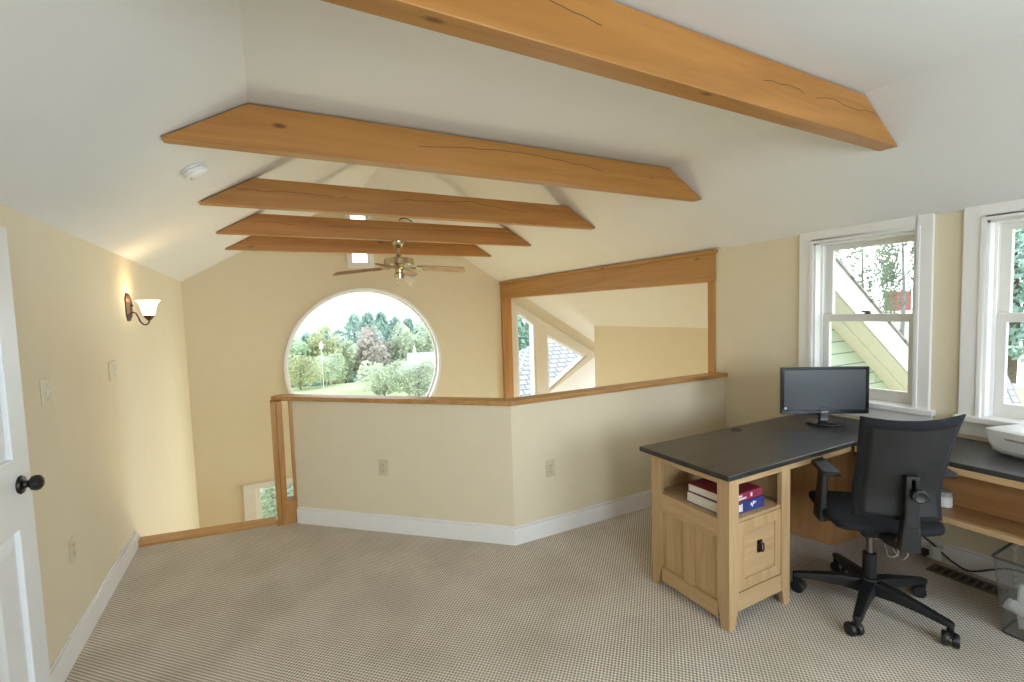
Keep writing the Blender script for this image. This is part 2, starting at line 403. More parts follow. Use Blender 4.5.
# side wing beyond the window wall: cream partition, near gable wall, outer wall
PX = 4.75
struct(MB().box((PX, 2.80, -.3), (XE, 6.205, -.02)), 'floor_wing', CARPET)
struct(MB().prism([(PX, -.02), (PX + .12, -.02), (PX + .12, zr(PX + .12)), (PX, zr(PX))], 2.80, 6.205, 1), 'wall_partition', CREAM)
struct(MB().prism([(XR + .15, ZL), (XE, ZL), (XE, zr(XE)), (XR + .15, zr(XR + .15))], 2.66, 2.80, 1), 'wall_wing', CREAM)
struct(plate(rect(2.66, ZL, D + .15, zr(XE) + .02), [rect(6.3, -1.9, 6.85, 0.1), rect(3.2, -2.2, 5.8, -.5)], XE, XE + .15, 0), 'wall_outer', CREAM)  # both openings added out of view, for the lamps outside them
# ceiling: flat over the near half, open to the ridge beyond
T = 0.12
mb = MB()
xa, xb = XC - (ZR - ZF) / S, XC + (ZR - ZF) / S
mb.prism([(xa - .05, ZF), (xb + .05, ZF), (xb + .05, ZF + T), (xa - .05, ZF + T)], YB - .15, YF, 1)
mb.prism([(xa, ZF + T), (xb, ZF + T), (XC, ZR)], YF - .1, YF, 1)
mb.prism([(XL - .15, zr(XL - .15)), (XC, ZR), (XC, ZR + T), (XL - .15, zr(XL - .15) + T)], YB - .15, D + .15, 1)
mb.prism([(XC, ZR), (XR + .15, zr(XR + .15)), (XR + .15, zr(XR + .15) + T), (XC, ZR + T)], YB - .15, D + .15, 1)
mb.prism([(XR + .15, zr(XR + .15)), (XE + .15, zr(XE + .15)), (XE + .15, zr(XE + .15) + T), (XR + .15, zr(XR + .15) + T)], 2.66, D + .15, 1)
struct(mb, 'ceiling', CEIL)

# half wall round the stairwell
def unit(v): return v / v.length
n1 = Vector((0.677, 0.736)); d1 = Vector((-0.736, 0.677)); n2 = unit(Vector((0.0024, 1.0)))
bis = (n1 + n2) / (1 + n1.dot(n2))
kw = 0.088
back = [KR + n2 * kw, KC + bis * kw, Vector((KL.x, (KL + n1 * kw).y + ((KL + n1 * kw).x - KL.x) * 0.677 / 0.736))]
struct(MB().prism([tuple(KL), tuple(KC), tuple(KR), tuple(back[0]), tuple(back[1]), tuple(back[2])], -0.30, 0.932), 'wall_half', CREAM)
# baseboards
bh, bt = 0.112, 0.018
def band(a, b, off0, off1, z0, z1, mb):
    """strip along a->b->..., offset towards the camera"""
    pass
fL, fC, fR = KL - n1 * bt, KC - bis * bt, KR - n2 * bt
mb = MB().prism([tuple(KL), tuple(fL), tuple(fC), tuple(fR), tuple(KR), tuple(KC)], 0.0, bh)
mb.prism([tuple(KL), tuple(KL - n1 * .008), tuple(KC - bis * .008), tuple(KR - n2 * .008), tuple(KR), tuple(KC)], bh, bh + .012)
struct(mb, 'baseboard_half', TRIM, bevel=.003)
mb = MB().box((XL, 2.36, 0), (XL + bt, 4.01, bh)); mb.box((XL, 2.36, bh), (XL + .008, 4.01, bh + .012))
struct(mb, 'baseboard_left', TRIM, bevel=.003)
mb = MB().box((XR - bt, YB, 0), (XR, 2.68, bh)); mb.box((XR - .008, YB, bh), (XR, 2.68, bh + .012))
struct(mb, 'baseboard_right', TRIM, bevel=.003)

# windows -------------------------------------------------------------------
def double_hung(name, w, lock=True):
    y0, y1, z0, z1 = w; c = 0.093; cn = 0.080
    e = empty(name, (XR, (y0 + y1) / 2, z0)); e['kind'] = 'structure'
    def B(mb, nm, mat, **kw): return mb.shift(e.location).build(nm, mat, e, **kw)
    m = MB()
    m.box((XR - .02, y0 - cn, z0 - .01), (XR + .01, y0, z1 + c)); m.box((XR - .02, y1, z0 - .01), (XR + .01, y1 + c, z1 + c)); m.box((XR - .02, y0, z1), (XR + .01, y1, z1 + c))
    m.box((XR - .026, y0 - .022, z0 - .01), (XR, y0, z1 + .022)); m.box((XR - .026, y1, z0 - .01), (XR, y1 + .022, z1 + .022)); m.box((XR - .026, y0, z1), (XR, y1, z1 + .022))
    B(m, 'casing', TRIM, bevel=.004)
    m = MB().box((XR, y0 - .001, z0), (XR + .172, y0 + .012, z1)); m.box((XR, y1 - .012, z0), (XR + .172, y1 + .001, z1)); m.box((XR, y0, z1 - .012), (XR + .172, y1, z1 + .001))
    m.box((XR + .062, y0, z0), (XR + .073, y0 + .025, z1)); m.box((XR + .062, y1 - .025, z0), (XR + .073, y1, z1)); m.box((XR + .110, y1 - .022, z0), (XR + .1125, y1, z1))
    B(m, 'jamb', TRIM)
    m = MB().box((XR - .045, y0 - c - .015, z0 - .03), (XR + .149, y1 + c + .015, z0 + .005))
    B(m, 'stool', TRIM, bevel=.006)
    m = MB().box((XR - .018, y0 - c, z0 - .105), (XR, y1 + c, z0 - .03)); B(m, 'apron', TRIM, bevel=.003)
    zm = 1.435; a, b_ = y0 + .02, y1 - .02
    def sash(nm, xx, za, zb, rb, rt, st=0.045):
        f = B(plate(rect(a, za, b_, zb), [rect(a + st, za + rb, b_ - st, zb - rt)], xx, xx + .035, 0), nm, SASH, bevel=.003)
        g = MB().box((xx + .015, a + st - .004, za + rb - .004), (xx + .019, b_ - st + .004, zb - rt + .004)).shift(e.location).build('pane', GLASS, f)
        return f
    s1 = sash('lower_sash', XR + .075, z0 + .003, zm + .020, .075, .05)
    sash('upper_sash', XR + .113, zm - .02, z1, .035, .05)
    if lock:
        k = MB().lathe([(.018, zm + .020), (.018, zm + .028), (.008, zm + .030), (.008, zm + .038)], 16, Matrix.Translation((XR + .093, (a + b_) / 2, 0)))
        k.box((XR + .086, (a + b_) / 2 - .012, zm + .030), (XR + .10, (a + b_) / 2 + .034, zm + .040))
        k.shift(e.location).build('sash_lock', BRONZE, s1)
    return e
double_hung('window_1', W1); double_hung('window_2', W2); double_hung('window_3', W3)  # the third one is out of view, added to let in light
# gable windows: round, tall narrow, low, and the two raked ones
def fixed(name, outer, hole, y0, y1, mat, glass_poly, origin):
    e = empty(name, origin); e['kind'] = 'structure'
    f = plate(outer, [hole], y0, y1, 1).shift(origin).build('window_frame', mat, e, bevel=.004)
    MB().prism(glass_poly, D + .105, D + .11, 1).shift(origin).build('pane', GLASS, e)
    return e
e = fixed('window_4', circle(*OC, 1.098, 128), circle(*OC, 1.066, 128), D - .022, D, TRIM, circle(*OC, 1.055, 96), (OC[0], D, OC[1] - OR))
plate(circle(*OC, 1.078, 128), [circle(*OC, 1.066, 128)], D - .02, D + .15, 1).shift(e.location).build('window_lining', TRIM, e)
plate(circle(*OC, 1.068, 128), [circle(*OC, 1.040, 128)], D + .09, D + .13, 1).shift(e.location).build('sash', TRIM, e, bevel=.004)
e = fixed('window_5', rect(1.064, 2.218, 1.435, 3.06), rect(1.135, 2.29, 1.385, 2.99), D - .02, D, TRIM, rect(1.13, 2.28, 1.39, 3.0), (1.25, D, 2.218))
plate(rect(1.126, 2.281, 1.394, 2.999), [rect(1.15, 2.305, 1.36, 2.975)], D + .08, D + .13, 1).shift(e.location).build('sash', TRIM, e)
e = fixed('window_6', rect(-0.38, -2.08, 0.74, -0.615), rect(-0.235, -1.95, 0.62, -0.675), D - .02, D, TRIM, rect(-0.235, -1.95, 0.62, -0.675), (0.2, D, -2.08))
plate(rect(-0.234, -1.949, 0.619, -0.676), [rect(-0.19, -1.9, 0.575, -0.715)], D + .08, D + .13, 1).shift(e.location).build('sash', TRIM, e)
# raked windows with their off-white surround
org = (3.9, D, -1.6)
e = empty('window_7', org); e['kind'] = 'structure'
plate([(3.449, -1.65), (4.2, -1.65), (4.2, 0.03), (5.39, 0.70), (3.449, 1.80)], [tallw, triw], D - .035, D, 1).shift(org).build('window_surround', OFFW, e, bevel=.004)
def inset(poly, d):
    n = len(poly); out = []
    for i in range(n):
        p0, p1, p2 = Vector(poly[i - 1]), Vector(poly[i]), Vector(poly[(i + 1) % n])
        a, b_ = unit(p1 - p0), unit(p2 - p1); na, nb = Vector((-a.y, a.x)), Vector((-b_.y, b_.x))
        out.append(tuple(p1 + (na + nb) / (1 + na.dot(nb)) * d))
    return out
for poly, nm in ((tallw, 'tall_sash'), (triw, 'triangle_sash')):
    f = plate(inset(poly, .001), [inset(poly, .028)], D - .025, D + .12, 1).shift(org).build(nm, TRIM, e)
    MB().prism(inset(poly, .02), D + .06, D + .065, 1).shift(org).build('pane', GLASS, f)
struct(MB().prism([(4.2, -1.65), (5.6, -1.65), (5.6, .68), (5.39, .70), (4.2, .03)], D - .012, D, 1), 'trim_1', plain('bright_white_paint', (0.88, 0.88, 0.87), 0.5, var=.01))
# casings of the windows behind the camera
for i, r in enumerate(BW):
    (u0, v0), (_, _), (u1, v1), _ = r
    e = empty('window_%d' % (8 + i), (u0, YB, v0)); e['kind'] = 'structure'
    plate(rect(u0 - .1, v0 - .1, u1 + .1, v1 + .1), [rect(u0, v0, u1, v1)], YB, YB + .02, 1).shift(e.location).build('casing', TRIM, e)
    um = (u0 + u1) / 2; vm = (v0 + v1) / 2
    plate(rect(u0, v0, u1, v1), [rect(u0 + .05, v0 + .06, u1 - .05, vm - .02), rect(u0 + .05, vm + .02, u1 - .05, v1 - .05)], YB - .09, YB - .05, 1).shift(e.location).build('sash', SASH, e)
    MB().box((u0, YB - .072, v0), (u1, YB - .068, v1)).shift(e.location).build('pane', GLASS, e)

# door, standing open against the left wall ---------------------------------
DX, DY0, DY1, DZ = -0.80, 1.59, 2.35, 1.903
e = empty('door_1', (DX - .035, DY0, 0)); e['kind'] = 'structure'
h1 = [rect(DY0 + .11, .24, DY0 + .33, .84), rect(DY0 + .43, .24, DY1 - .125, .84), rect(DY0 + .11, 1.09, DY0 + .33, DZ - .12), rect(DY0 + .43, 1.09, DY1 - .125, DZ - .12)]
plate(rect(DY0, .012, DY1, DZ), h1, DX - .035, DX, 0).shift(e.location).build('leaf', DOORW, e, bevel=.004)
for r in h1:
    (u0, v0), _, (u1, v1), _ = r
    m = MB().box((DX - .028, u0 - .002, v0 - .002), (DX - .016, u1 + .002, v1 + .002))
    q = .05
    m.add([(DX - .016, u0 + .012, v0 + .012), (DX - .016, u1 - .012, v0 + .012), (DX - .016, u1 - .012, v1 - .012), (DX - .016, u0 + .012, v1 - .012),
           (DX - .004, u0 + q, v0 + q), (DX - .004, u1 - q, v0 + q), (DX - .004, u1 - q, v1 - q), (DX - .004, u0 + q, v1 - q)],
          [(4, 5, 6, 7), (0, 1, 5, 4), (1, 2, 6, 5), (2, 3, 7, 6), (3, 0, 4, 7)])
    m.shift(e.location).build('panel', DOORW, e)
R = Matrix.Translation((DX, DY1 - .095, .99)) @ Matrix.Rotation(PI / 2, 4, 'Y')
m = MB().lathe([(.031, 0), (.033, .004), (.030, .010), (.014, .014), (.012, .022), (.016, .027), (.025, .033), (.028, .044), (.026, .054), (.016, .062), (.004, .065)], 32, R)
m.shift(e.location).build('door_knob', KNOBM, e)

# ================================================================= TIMBER
by = [1.262, 2.48, 3.753, 5.002, 6.13]; zb, zt, bw_ = 2.325, 2.519, 0.085
blab = ['nearest and longest timber ceiling beam, crossing the top right of the photo under the flat ceiling',
        'knotty timber beam second nearest, just under the far edge of the flat ceiling',
        'middle one of the five timber ceiling beams, with open ridge behind it',
        'timber ceiling beam that the brass ceiling fan hangs from',
        'farthest timber ceiling beam, closest to the yellow gable wall']
for y, l in zip(by, blab):
    xl0, xr0 = XC - (ZR - zb) / S, XC + (ZR - zb) / S
    xl1, xr1 = XC - (ZR - zt) / S, XC + (ZR - zt) / S
    mbb = MB().prism([(xl0 + .012, zb), (xr0 - .012, zb), (xr1 - .012, zt), (xl1 + .012, zt)], y, y + bw_, 1)
    if y < 2: mbb.v = [(px_, py_ - .075 * (xr0 - px_) / (xr0 - xl0), pz_) for px_, py_, pz_ in mbb.v]
    whole(mbb, 'ceiling_beam', FIR, (XC, y, zb), l, 'beam', 'timber beams across the ceiling', bevel=.004)
# header and posts of the opening in the window wall
whole(MB().box((XR - .012, 2.795, 1.747), (XR + .15, D - .001, 1.985)).box((XR - .03, 2.78, 1.985), (XR + .10, D - .001, 2.018)), 'header_beam', FIRY, (XR, 4.9, 1.747), 'long timber header over the wide opening into the side wing', 'beam', bevel=.004)
whole(MB().box((XR - .008, 2.80, -.3), (XR + .15, 2.878, 1.747)), 'wooden_post', FIRZ, (XR + .07, 2.84, -.3), 'slim wooden post at the near end of the opening, beside the plain cream wall', 'post', bevel=.003)
whole(MB().box((XR - .012, 6.895, ZL), (XR + .15, D - .001, 1.747)), 'wooden_post', FIRZ, (XR + .07, 6.93, ZL), 'wooden post at the far end of the opening, against the gable wall', 'post', bevel=.003)
# rail cap on the half wall
o0, o1 = .022, .098
ext = KL + d1 * .168
def off(p, n, k): return tuple(p + n * k)
polyr = [off(ext, n1, -o0), off(KC, bis, -o0), off(KR, n2, -o0), off(KR, n2, o1), off(KC, bis, o1), off(ext, n1, o1)]
whole(MB().prism(polyr, .932, .964), 'rail_cap', RAILW, (1.385, 2.705, 0.932), 'varnished wooden cap rail running along the top of the half wall', 'rail', bevel=.006)
e = thing('newel_post', 'wooden newel post where the half wall meets the stair opening', 'post', (0.06, 3.91, 0))
def loc(m, e): return m.shift(e.location)
loc(MB().box((-.004, 3.862, -.3), (.033, 3.965, 0.932)).box((.033, 3.854, -.3), (.072, 3.975, 0.932)), e).build('post', FIRZ, e, bevel=.003)
loc(MB().box((.119, 3.845, .17), (.1385, 4.0, 0.932)), e).build('edge_board', FIRZ, e, bevel=.002)
loc(MB().box((.072, 3.86, -.3), (.138, 3.965, .172)), e).build('bottom_block', FIRZ, e, bevel=.002)
whole(MB().prism([(XL, 4.016), (0.0, 3.895), (-.005, 4.03), (XL, 4.17)], -.05, .014), 'stair_nosing', RAILW, (-.43, 4.03, -.05), 'varnished wooden nosing strip along the carpet edge at the stairwell', 'trim strip', bevel=.006)
whole(MB().prism([(XL, 4.02), (-.004, 3.90), (-.004, 3.93), (XL, 4.05)], -.3, -.05), 'stair_fascia', FIR, (-.43, 4.0, -.3), 'wooden riser board under the nosing strip of the stairwell', 'trim strip')

# ================================================================= WALL FITTINGS
def wall_thing(name, label, cat, pos, nrm, group=None):
    """Empty whose local +Z is the wall's normal and local +Y is up."""
    n = Vector(nrm).normalized(); up = Vector((0, 0, 1)); xx = up.cross(n).normalized(); up = n.cross(xx)
    M = Matrix((xx, up, n)).transposed().to_4x4(); M.translation = Vector(pos)
    e = empty(name); e.matrix_world = M
    return tag(e, label, cat, group)
def outlet(label, pos, nrm, mat=PLATE):
    e = wall_thing('power_outlet', label, 'outlet', pos, nrm)
    MB().box((-.036, -.058, 0), (.036, .058, .006)).build('cover_plate', mat, e, bevel=.004)
    for dy in (-.022, .022):
        r = MB().prism([(.014 * math.cos(a) * 1.15, dy + max(-.0125, min(.0125, .017 * math.sin(a)))) for a in [2 * PI * k / 24 for k in range(24)]], .005, .008).build('receptacle', mat, e)
        MB().box((-.008, dy - .002, .0075), (-.0055, dy + .007, .0085)).box((.0055, dy - .002, .0075), (.008, dy + .007, .0085)).box((-.002, dy - .009, .0075), (.002, dy - .005, .0085)).build('slots', SLOT, r)
    MB().lathe([(.003, .005), (.003, .0075)], 12).build('screw', BRASS, e)
    return e
def switch(label, pos, nrm, w, tx):
    e = wall_thing('light_switch', label, 'light switch', pos, nrm)
    MB().box((-w, -.060, 0), (w, .060, .007)).build('cover_plate', PLATE, e, bevel=.004)
    for x in tx:
        MB().box((x - .006, -.013, .006), (x + .006, .013, .009)).hexa([(x - .004, -.006, .007), (x + .004, -.006, .007), (x + .004, .004, .007), (x - .004, .004, .007), (x - .004, .004, .021), (x + .004, .004, .021), (x + .004, .010, .019), (x - .004, .010, .019)]).build('toggle', PLATEW, e)
        for dy in (-.03, .03): MB().lathe([(.003, .006), (.003, .0085)], 12, Matrix.Translation((x, dy, 0))).build('screw', BRASS, e)
    return e
switch('cream light switch plate nearest the white door on the left wall', (XL, 2.79, 1.253), (1, 0, 0), .05, (.0,))
switch('cream light switch plate below the lit sconce on the left wall', (XL, 3.815, 1.247), (1, 0, 0), .072, (.03,))
outlet('low cream power outlet on the left wall above the white baseboard', (XL, 2.922, .477), (1, 0, 0))
nd = (-n1.x, -n1.y, 0)
outlet('cream power outlet on the slanting part of the half wall', (0.685, 3.349, .468), nd)
outlet('cream power outlet on the half wall just right of its corner', (1.675, 2.704, .464), (-n2.x, -n2.y, 0))
# sconce
e = wall_thing('wall_sconce', 'lit bronze wall sconce with a bell shaped frosted glass shade on the left wall', 'wall lamp', (XL, 4.33, 1.66), (1, 0, 0))
pts = []
oct_ = [(-.066, -.06), (-.034, -.102), (.034, -.102), (.066, -.06), (.066, .06), (.034, .102), (-.034, .102), (-.066, .06)]
m = MB(); vs = []
for k, (sc_, z) in enumerate(((1, 0), (1, .008), (.82, .014), (.62, .022))): vs += [(x * sc_, y * (sc_ if k < 2 else .9 * sc_ + .08), z) for x, y in oct_]
fs = [tuple(range(7, -1, -1)), tuple(24 + k for k in range(8))]
for k in range(3): fs += [(k * 8 + i, k * 8 + (i + 1) % 8, k * 8 + 8 + (i + 1) % 8, k * 8 + 8 + i) for i in range(8)]
m.add(vs, fs).build('backplate', BRONZE, e, bevel=.002)
MB().lathe([(.007, .02), (.009, .026), (.006, .034)], 14, Matrix.Translation((.0, .012, 0))).build('finial', BRONZE, e)
arm = [(0, -.045, .015), (0, -.038, .030), (0, -.044, .046), (0, -.072, .058), (0, -.106, .068), (0, -.128, .085), (0, -.132, .104), (0, -.118, .118), (0, -.098, .122)]
MB().tube(arm, .0055, 10).build('arm', BRONZE, e)
RS = Matrix.Translation((0, 0, .122)) @ Matrix.Rotation(-PI / 2, 4, 'X')   # lathe axis -> local +Y (up)
MB().lathe([(.004, -.104), (.010, -.1), (.022, -.086), (.034, -.068), (.034, -.062), (.01, -.062)], 24, RS).build('socket_cup', BRONZE, e)
prof_ = [(.030, -.066), (.036, -.05), (.041, -.028), (.046, -.004), (.053, .018), (.063, .036), (.074, .046)]
sh = MB().lathe(prof_, 40, RS, cap=False).build('lamp_shade', SHADEG, e, solid=.003)
MB().lathe([(.004, -.06), (.012, -.055), (.014, -.03), (.024, -.005), (.026, .01), (.018, .028), (.004, .034)], 20, RS).build('bulb', SHADEG, e)
# smoke detector on the left slope
nn = Vector((S, 0, -1)).normalized(); px, py = -.297, 3.065
e = wall_thing('smoke_detector', 'round white smoke detector on the left ceiling slope', 'smoke detector', (px, py, zr(px)), nn)
MB().lathe([(.062, 0), (.064, .004), (.064, .012), (.060, .014)], 40).build('mounting_base', WHITEP, e)
MB().lathe([(.058, .014), (.062, .017), (.060, .034), (.050, .042), (.02, .045), (.001, .045)], 40).build('cover', WHITEP, e)
MB().box((-.018, -.040, .0425), (.018, -.032, .0452)).build('test_slot', plain('detector_label', (.45, .43, .25), .5), e)
# ceiling fan under the fourth beam
fy = 5.045
e = thing('ceiling_fan', 'brass ceiling fan with wooden blades hanging in front of the gable wall', 'ceiling fan', (1.297, fy, 1.86))
def fb(m): return m.shift((0, 0, 1.86))
def build_f(m, nm, mat, p=e, **k): return fb(m).build(nm, mat, p, **k)
build_f(MB().lathe([(.066, 2.325), (.066, 2.305), (.058, 2.285), (.040, 2.262), (.018, 2.250), (.012, 2.248)], 32), 'canopy', BRASS)
build_f(MB().lathe([(.011, 2.26), (.011, 2.13)], 16), 'downrod', BRASS)
build_f(MB().lathe([(.018, 2.20), (.024, 2.185), (.034, 2.165), (.062, 2.150), (.135, 2.142), (.158, 2.13), (.160, 2.078), (.148, 2.064), (.085, 2.056), (.07, 2.035), (.045, 2.022), (.042, 1.992), (.054, 1.975), (.05, 1.93), (.02, 1.925)], 40), 'motor_housing', BRASS)
bl0 = None
for k in range(4):
    a = math.radians(-28 + 90 * k); R = Matrix.Rotation(a, 4, 'Z')
    Rt = R @ Matrix.Translation((0, 0, 2.052)) @ Matrix.Rotation(math.radians(4.5), 4, 'Y') @ Matrix.Rotation(math.radians(-20), 4, 'X')
    m = MB().prism([(.20, -.050), (.30, -.058), (.60, -.068), (.68, -.064), (.703, -.04), (.703, .04), (.68, .064), (.60, .068), (.30, .058), (.20, .050)], -.004, .004, 2, Rt)
    b_ = build_f(m, 'blade', BLADE, bevel=.002)
    m = MB().prism([(.09, -.016), (.15, -.012), (.20, -.035), (.27, -.04), (.24, 0), (.27, .04), (.20, .035), (.15, .012), (.09, .016)], -.012, -.005, 2, Rt)
    build_f(m, 'blade_bracket', BRASS, b_)
MLG = Matrix.Translation((.045, -.02, 1.95)) @ Matrix.Rotation(math.radians(115), 4, 'Y')
build_f(MB().lathe([(.02, 0), (.024, .02), (.045, .06), (.06, .085), (.068, .10)], 28, MLG, cap=False), 'light_shade', FANGLASS, solid=.003)
build_f(MB().tube([(-.03, -.03, 1.93), (-.031, -.03, 1.86)], .002, 6).lathe([(.001, 1.845), (.006, 1.85), (.006, 1.862), (.001, 1.866)], 10, Matrix.Translation((-.031, -.03, 0))), 'pull_chain', BRASS)
whole(MB().tube([(1.31, 5.0, 2.532), (1.33, 5.0, 2.553), (1.37, 5.01, 2.56), (1.42, 5.02, 2.55), (1.46, 5.03, 2.530)], .006, 8), 'fan_wire', CORDB, (1.37, 5.01, 2.53), 'short black wire looping over the top of the fan beam', 'wire')

# ================================================================= DESK
ZD = 0.7625; tk = 0.026
e = thing('corner_desk', 'l-shaped oak desk with dark slate coloured top in the window corner', 'desk', (2.6, 1.6, 0))
def dk(m, nm, mat, p=e, **k): return m.shift(e.location).build(nm, mat, p, **k)
dk(MB().prism([(1.830, 1.42), (2.878, 1.42), (2.858, 0.2), (3.395, 0.2), (3.425, 1.3), (3.425, 2.0), (1.830, 2.0)], ZD - tk, ZD), 'desktop', TOP, bevel=.004)
zt_ = ZD - tk
X0, X1, Y0, Y1 = 1.856, 2.318, 1.436, 1.935
def leg(xa_, ya_, sx, sy):
    w = .068; t = .026
    # square post, L-shaped boards with the foot flared inwards
    pts = [(xa_, ya_), (xa_ + sx * w, ya_), (xa_ + sx * w, ya_ + sy * t), (xa_ + sx * t, ya_ + sy * t), (xa_ + sx * t, ya_ + sy * w), (xa_, ya_ + sy * w)]
    if sx * sy < 0: pts = pts[::-1]
    m = MB().prism(pts, .115, zt_)
    w2 = .042
    a = pts
    low = [(xa_, ya_), (xa_ + sx * w2, ya_), (xa_ + sx * w2, ya_ + sy * t), (xa_ + sx * t, ya_ + sy * t), (xa_ + sx * t, ya_ + sy * w2), (xa_, ya_ + sy * w2)]
    if sx * sy < 0: low = low[::-1]
    n = 6
    m.add([(u, v, 0) for u, v in low] + [(u, v, .115) for u, v in a], [tuple(range(n - 1, -1, -1)), tuple(range(n, 2 * n))] + [(i, (i + 1) % n, n + (i + 1) % n, n + i) for i in range(n)])
    dk(m, 'leg', OAK, bevel=.002)
for xa_, ya_, sx, sy in ((X0, Y0, 1, 1), (X1, Y0, -1, 1), (X0, Y1, 1, -1), (X1, Y1, -1, -1)): leg(xa_, ya_, sx, sy)
# end panel towards the room: rails, stile and two sunk panels
ya, yb_ = Y0 + .068, Y1 - .068
dk(MB().box((X0 + .003, ya, zt_ - .035), (X0 + .022, yb_, zt_)), 'rail', OAKY, bevel=.002)
dk(MB().box((X0 + .003, ya, .43), (X0 + .022, yb_, .53)), 'rail', OAKY, bevel=.002)
m = MB().hexa([(X0 + .003, ya, .035), (X0 + .022, ya, .035), (X0 + .022, yb_, .035), (X0 + .003, yb_, .035), (X0 + .003, ya, .115), (X0 + .022, ya, .115), (X0 + .022, yb_, .115), (X0 + .003, yb_, .115)])
dk(m, 'rail', OAKY, bevel=.002)
ym = (ya + yb_) / 2
dk(MB().box((X0 + .003, ym - .028, .115), (X0 + .022, ym + .028, .43)), 'stile', OAK, bevel=.002)
for y0_, y1_ in ((ya, ym - .028), (ym + .028, yb_)): dk(MB().box((X0 + .019, y0_ - .002, .11), (X0 + .026, y1_ + .002, .435)), 'panel', OAK)
# front: rails, drawer with pull, open shelf
xa_, xb_ = X0 + .068, X1 - .060
for z0_, z1_ in ((zt_ - .035, zt_), (.08, .168)): dk(MB().box((xa_, Y0 + .003, z0_), (xb_, Y0 + .022, z1_)), 'rail', OAKX, bevel=.002)
dr = dk(plate(rect(xa_ + .003, .172, xb_ - .003, .512), [rect(xa_ + .05, .225, xb_ - .05, .46)], Y0 + .006, Y0 + .024, 1), 'drawer', OAK, bevel=.002)
dk(MB().box((xa_ + .045, Y0 + .0125, .22), (xb_ - .045, Y0 + .023, .465)), 'drawer_panel', OAKX, dr)
xm = (xa_ + xb_) / 2
m = MB().box((xm - .016, Y0 + .007, .328), (xm + .016, Y0 + .0125, .388))
m.tube([(xm + .018 * math.cos(t), Y0 + .002 - .008 * math.sin(PI * k / 14), .372 - .034 * math.sin(t)) for k, t in [(k, PI * k / 14) for k in range(15)]], .004, 8)
m.lathe([(.008, 0), (.009, .006), (.004, .01)], 12, Matrix.Translation((xm, Y0 + .007, .374)) @ Matrix.Rotation(PI / 2, 4, 'X'))
dk(m, 'drawer_pull', KNOBM, dr)
dk(MB().box((X0 + .022, Y0 + .01, .514), (X1 - .01, Y1 - .01, .53)), 'shelf', OAKX)
dk(MB().box((X1 - .022, Y0 + .026, .08), (X1 - .003, Y1, zt_)).box((X0 + .022, Y1 - .022, .08), (X1 - .022, Y1 - .004, zt_)), 'side_panel', OAK)
# rail under the long edge, corner pedestal, modesty panel
dk(MB().box((X1, 1.438, zt_ - .035), (2.88, 1.458, zt_)), 'apron', OAKX)
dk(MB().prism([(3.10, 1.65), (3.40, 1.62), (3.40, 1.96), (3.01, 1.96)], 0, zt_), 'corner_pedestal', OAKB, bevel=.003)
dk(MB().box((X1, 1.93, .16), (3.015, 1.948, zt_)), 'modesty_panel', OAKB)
# return under the windows
dk(MB().box((2.872, .22, zt_ - .032), (2.892, 1.42, zt_)), 'rail', OAKY, bevel=.002)
dk(MB().box((2.872, .22, .455), (2.90, 1.42, .482)), 'rail', OAKY, bevel=.002)
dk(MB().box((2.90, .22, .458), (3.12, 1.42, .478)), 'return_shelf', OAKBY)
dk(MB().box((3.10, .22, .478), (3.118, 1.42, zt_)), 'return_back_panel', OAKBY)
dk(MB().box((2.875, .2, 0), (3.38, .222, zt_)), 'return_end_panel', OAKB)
dk(MB().lathe([(.032, ZD), (.032, ZD + .003), (.026, ZD + .004), (.024, ZD + .001), (.001, ZD + .001)], 24, Matrix.Translation((2.565, 1.93, 0))), 'cable_grommet', GLOSSB)
# books in the open shelf
def book(lab, x0, x1, y0, y1, z0, z1, cover, spine, rz, marks):
    b_ = thing('book', lab, 'book', ((x0 + x1) / 2, (y0 + y1) / 2, z0), rz, 'books in the desk cubby')
    w, d, h = (x1 - x0) / 2, (y1 - y0) / 2, z1 - z0
    MB().box((-w + .004, -d + .004, .003), (w - .004, d - .004, h - .003)).build('pages', PAGES, b_)
    MB().box((-w, -d, 0), (w, d, .003)).box((-w, -d, h - .003), (w, d, h)).build('cover', cover, b_, bevel=.001)
    sp_ = MB().box((-w, -d - .002, 0), (w, -d + .003, h)).build('spine', spine, b_, bevel=.001)
    for nm_, pick in (('title_lettering', lambda u: u < .58), ('spine_emblem', lambda u: u >= .58)):
        m = MB()
        for u0, u1, v0, v1 in marks:
            if pick(u0): m.box((-w + u0 * 2 * w, -d - .003, v0 * h), (-w + u1 * 2 * w, -d - .0015, v1 * h))
        m.build(nm_, PAPER, sp_)
    return b_
z0 = .5305
mk = []
rnd = random.Random(4)
for row, (v0, v1) in enumerate(((.56, .78), (.24, .46))):
    u = .17
    while u < (.42 if row == 0 else .52):
        w_ = rnd.uniform(.014, .028); mk.append((u, u + w_, v0, v1)); u += w_ + .008
book('thick blue hardback book lying under the red one in the desk cubby', 1.895, 2.172, 1.48, 1.725, z0, z0 + .055, BLUEC, BLUEC, 0, [(.27, .30, .15, .85), (.31, .36, .2, .8), (.37, .40, .15, .85), (.62, .66, .45, .7), (.66, .68, .3, .55), (.68, .72, .5, .8), (.73, .77, .6, .72)])
book('red hardback book lying on top of the blue one in the desk cubby', 1.90, 2.160, 1.485, 1.72, z0 + .0555, z0 + .097, REDC, MAROON, .02, mk + [(.66, .71, .3, .75)])
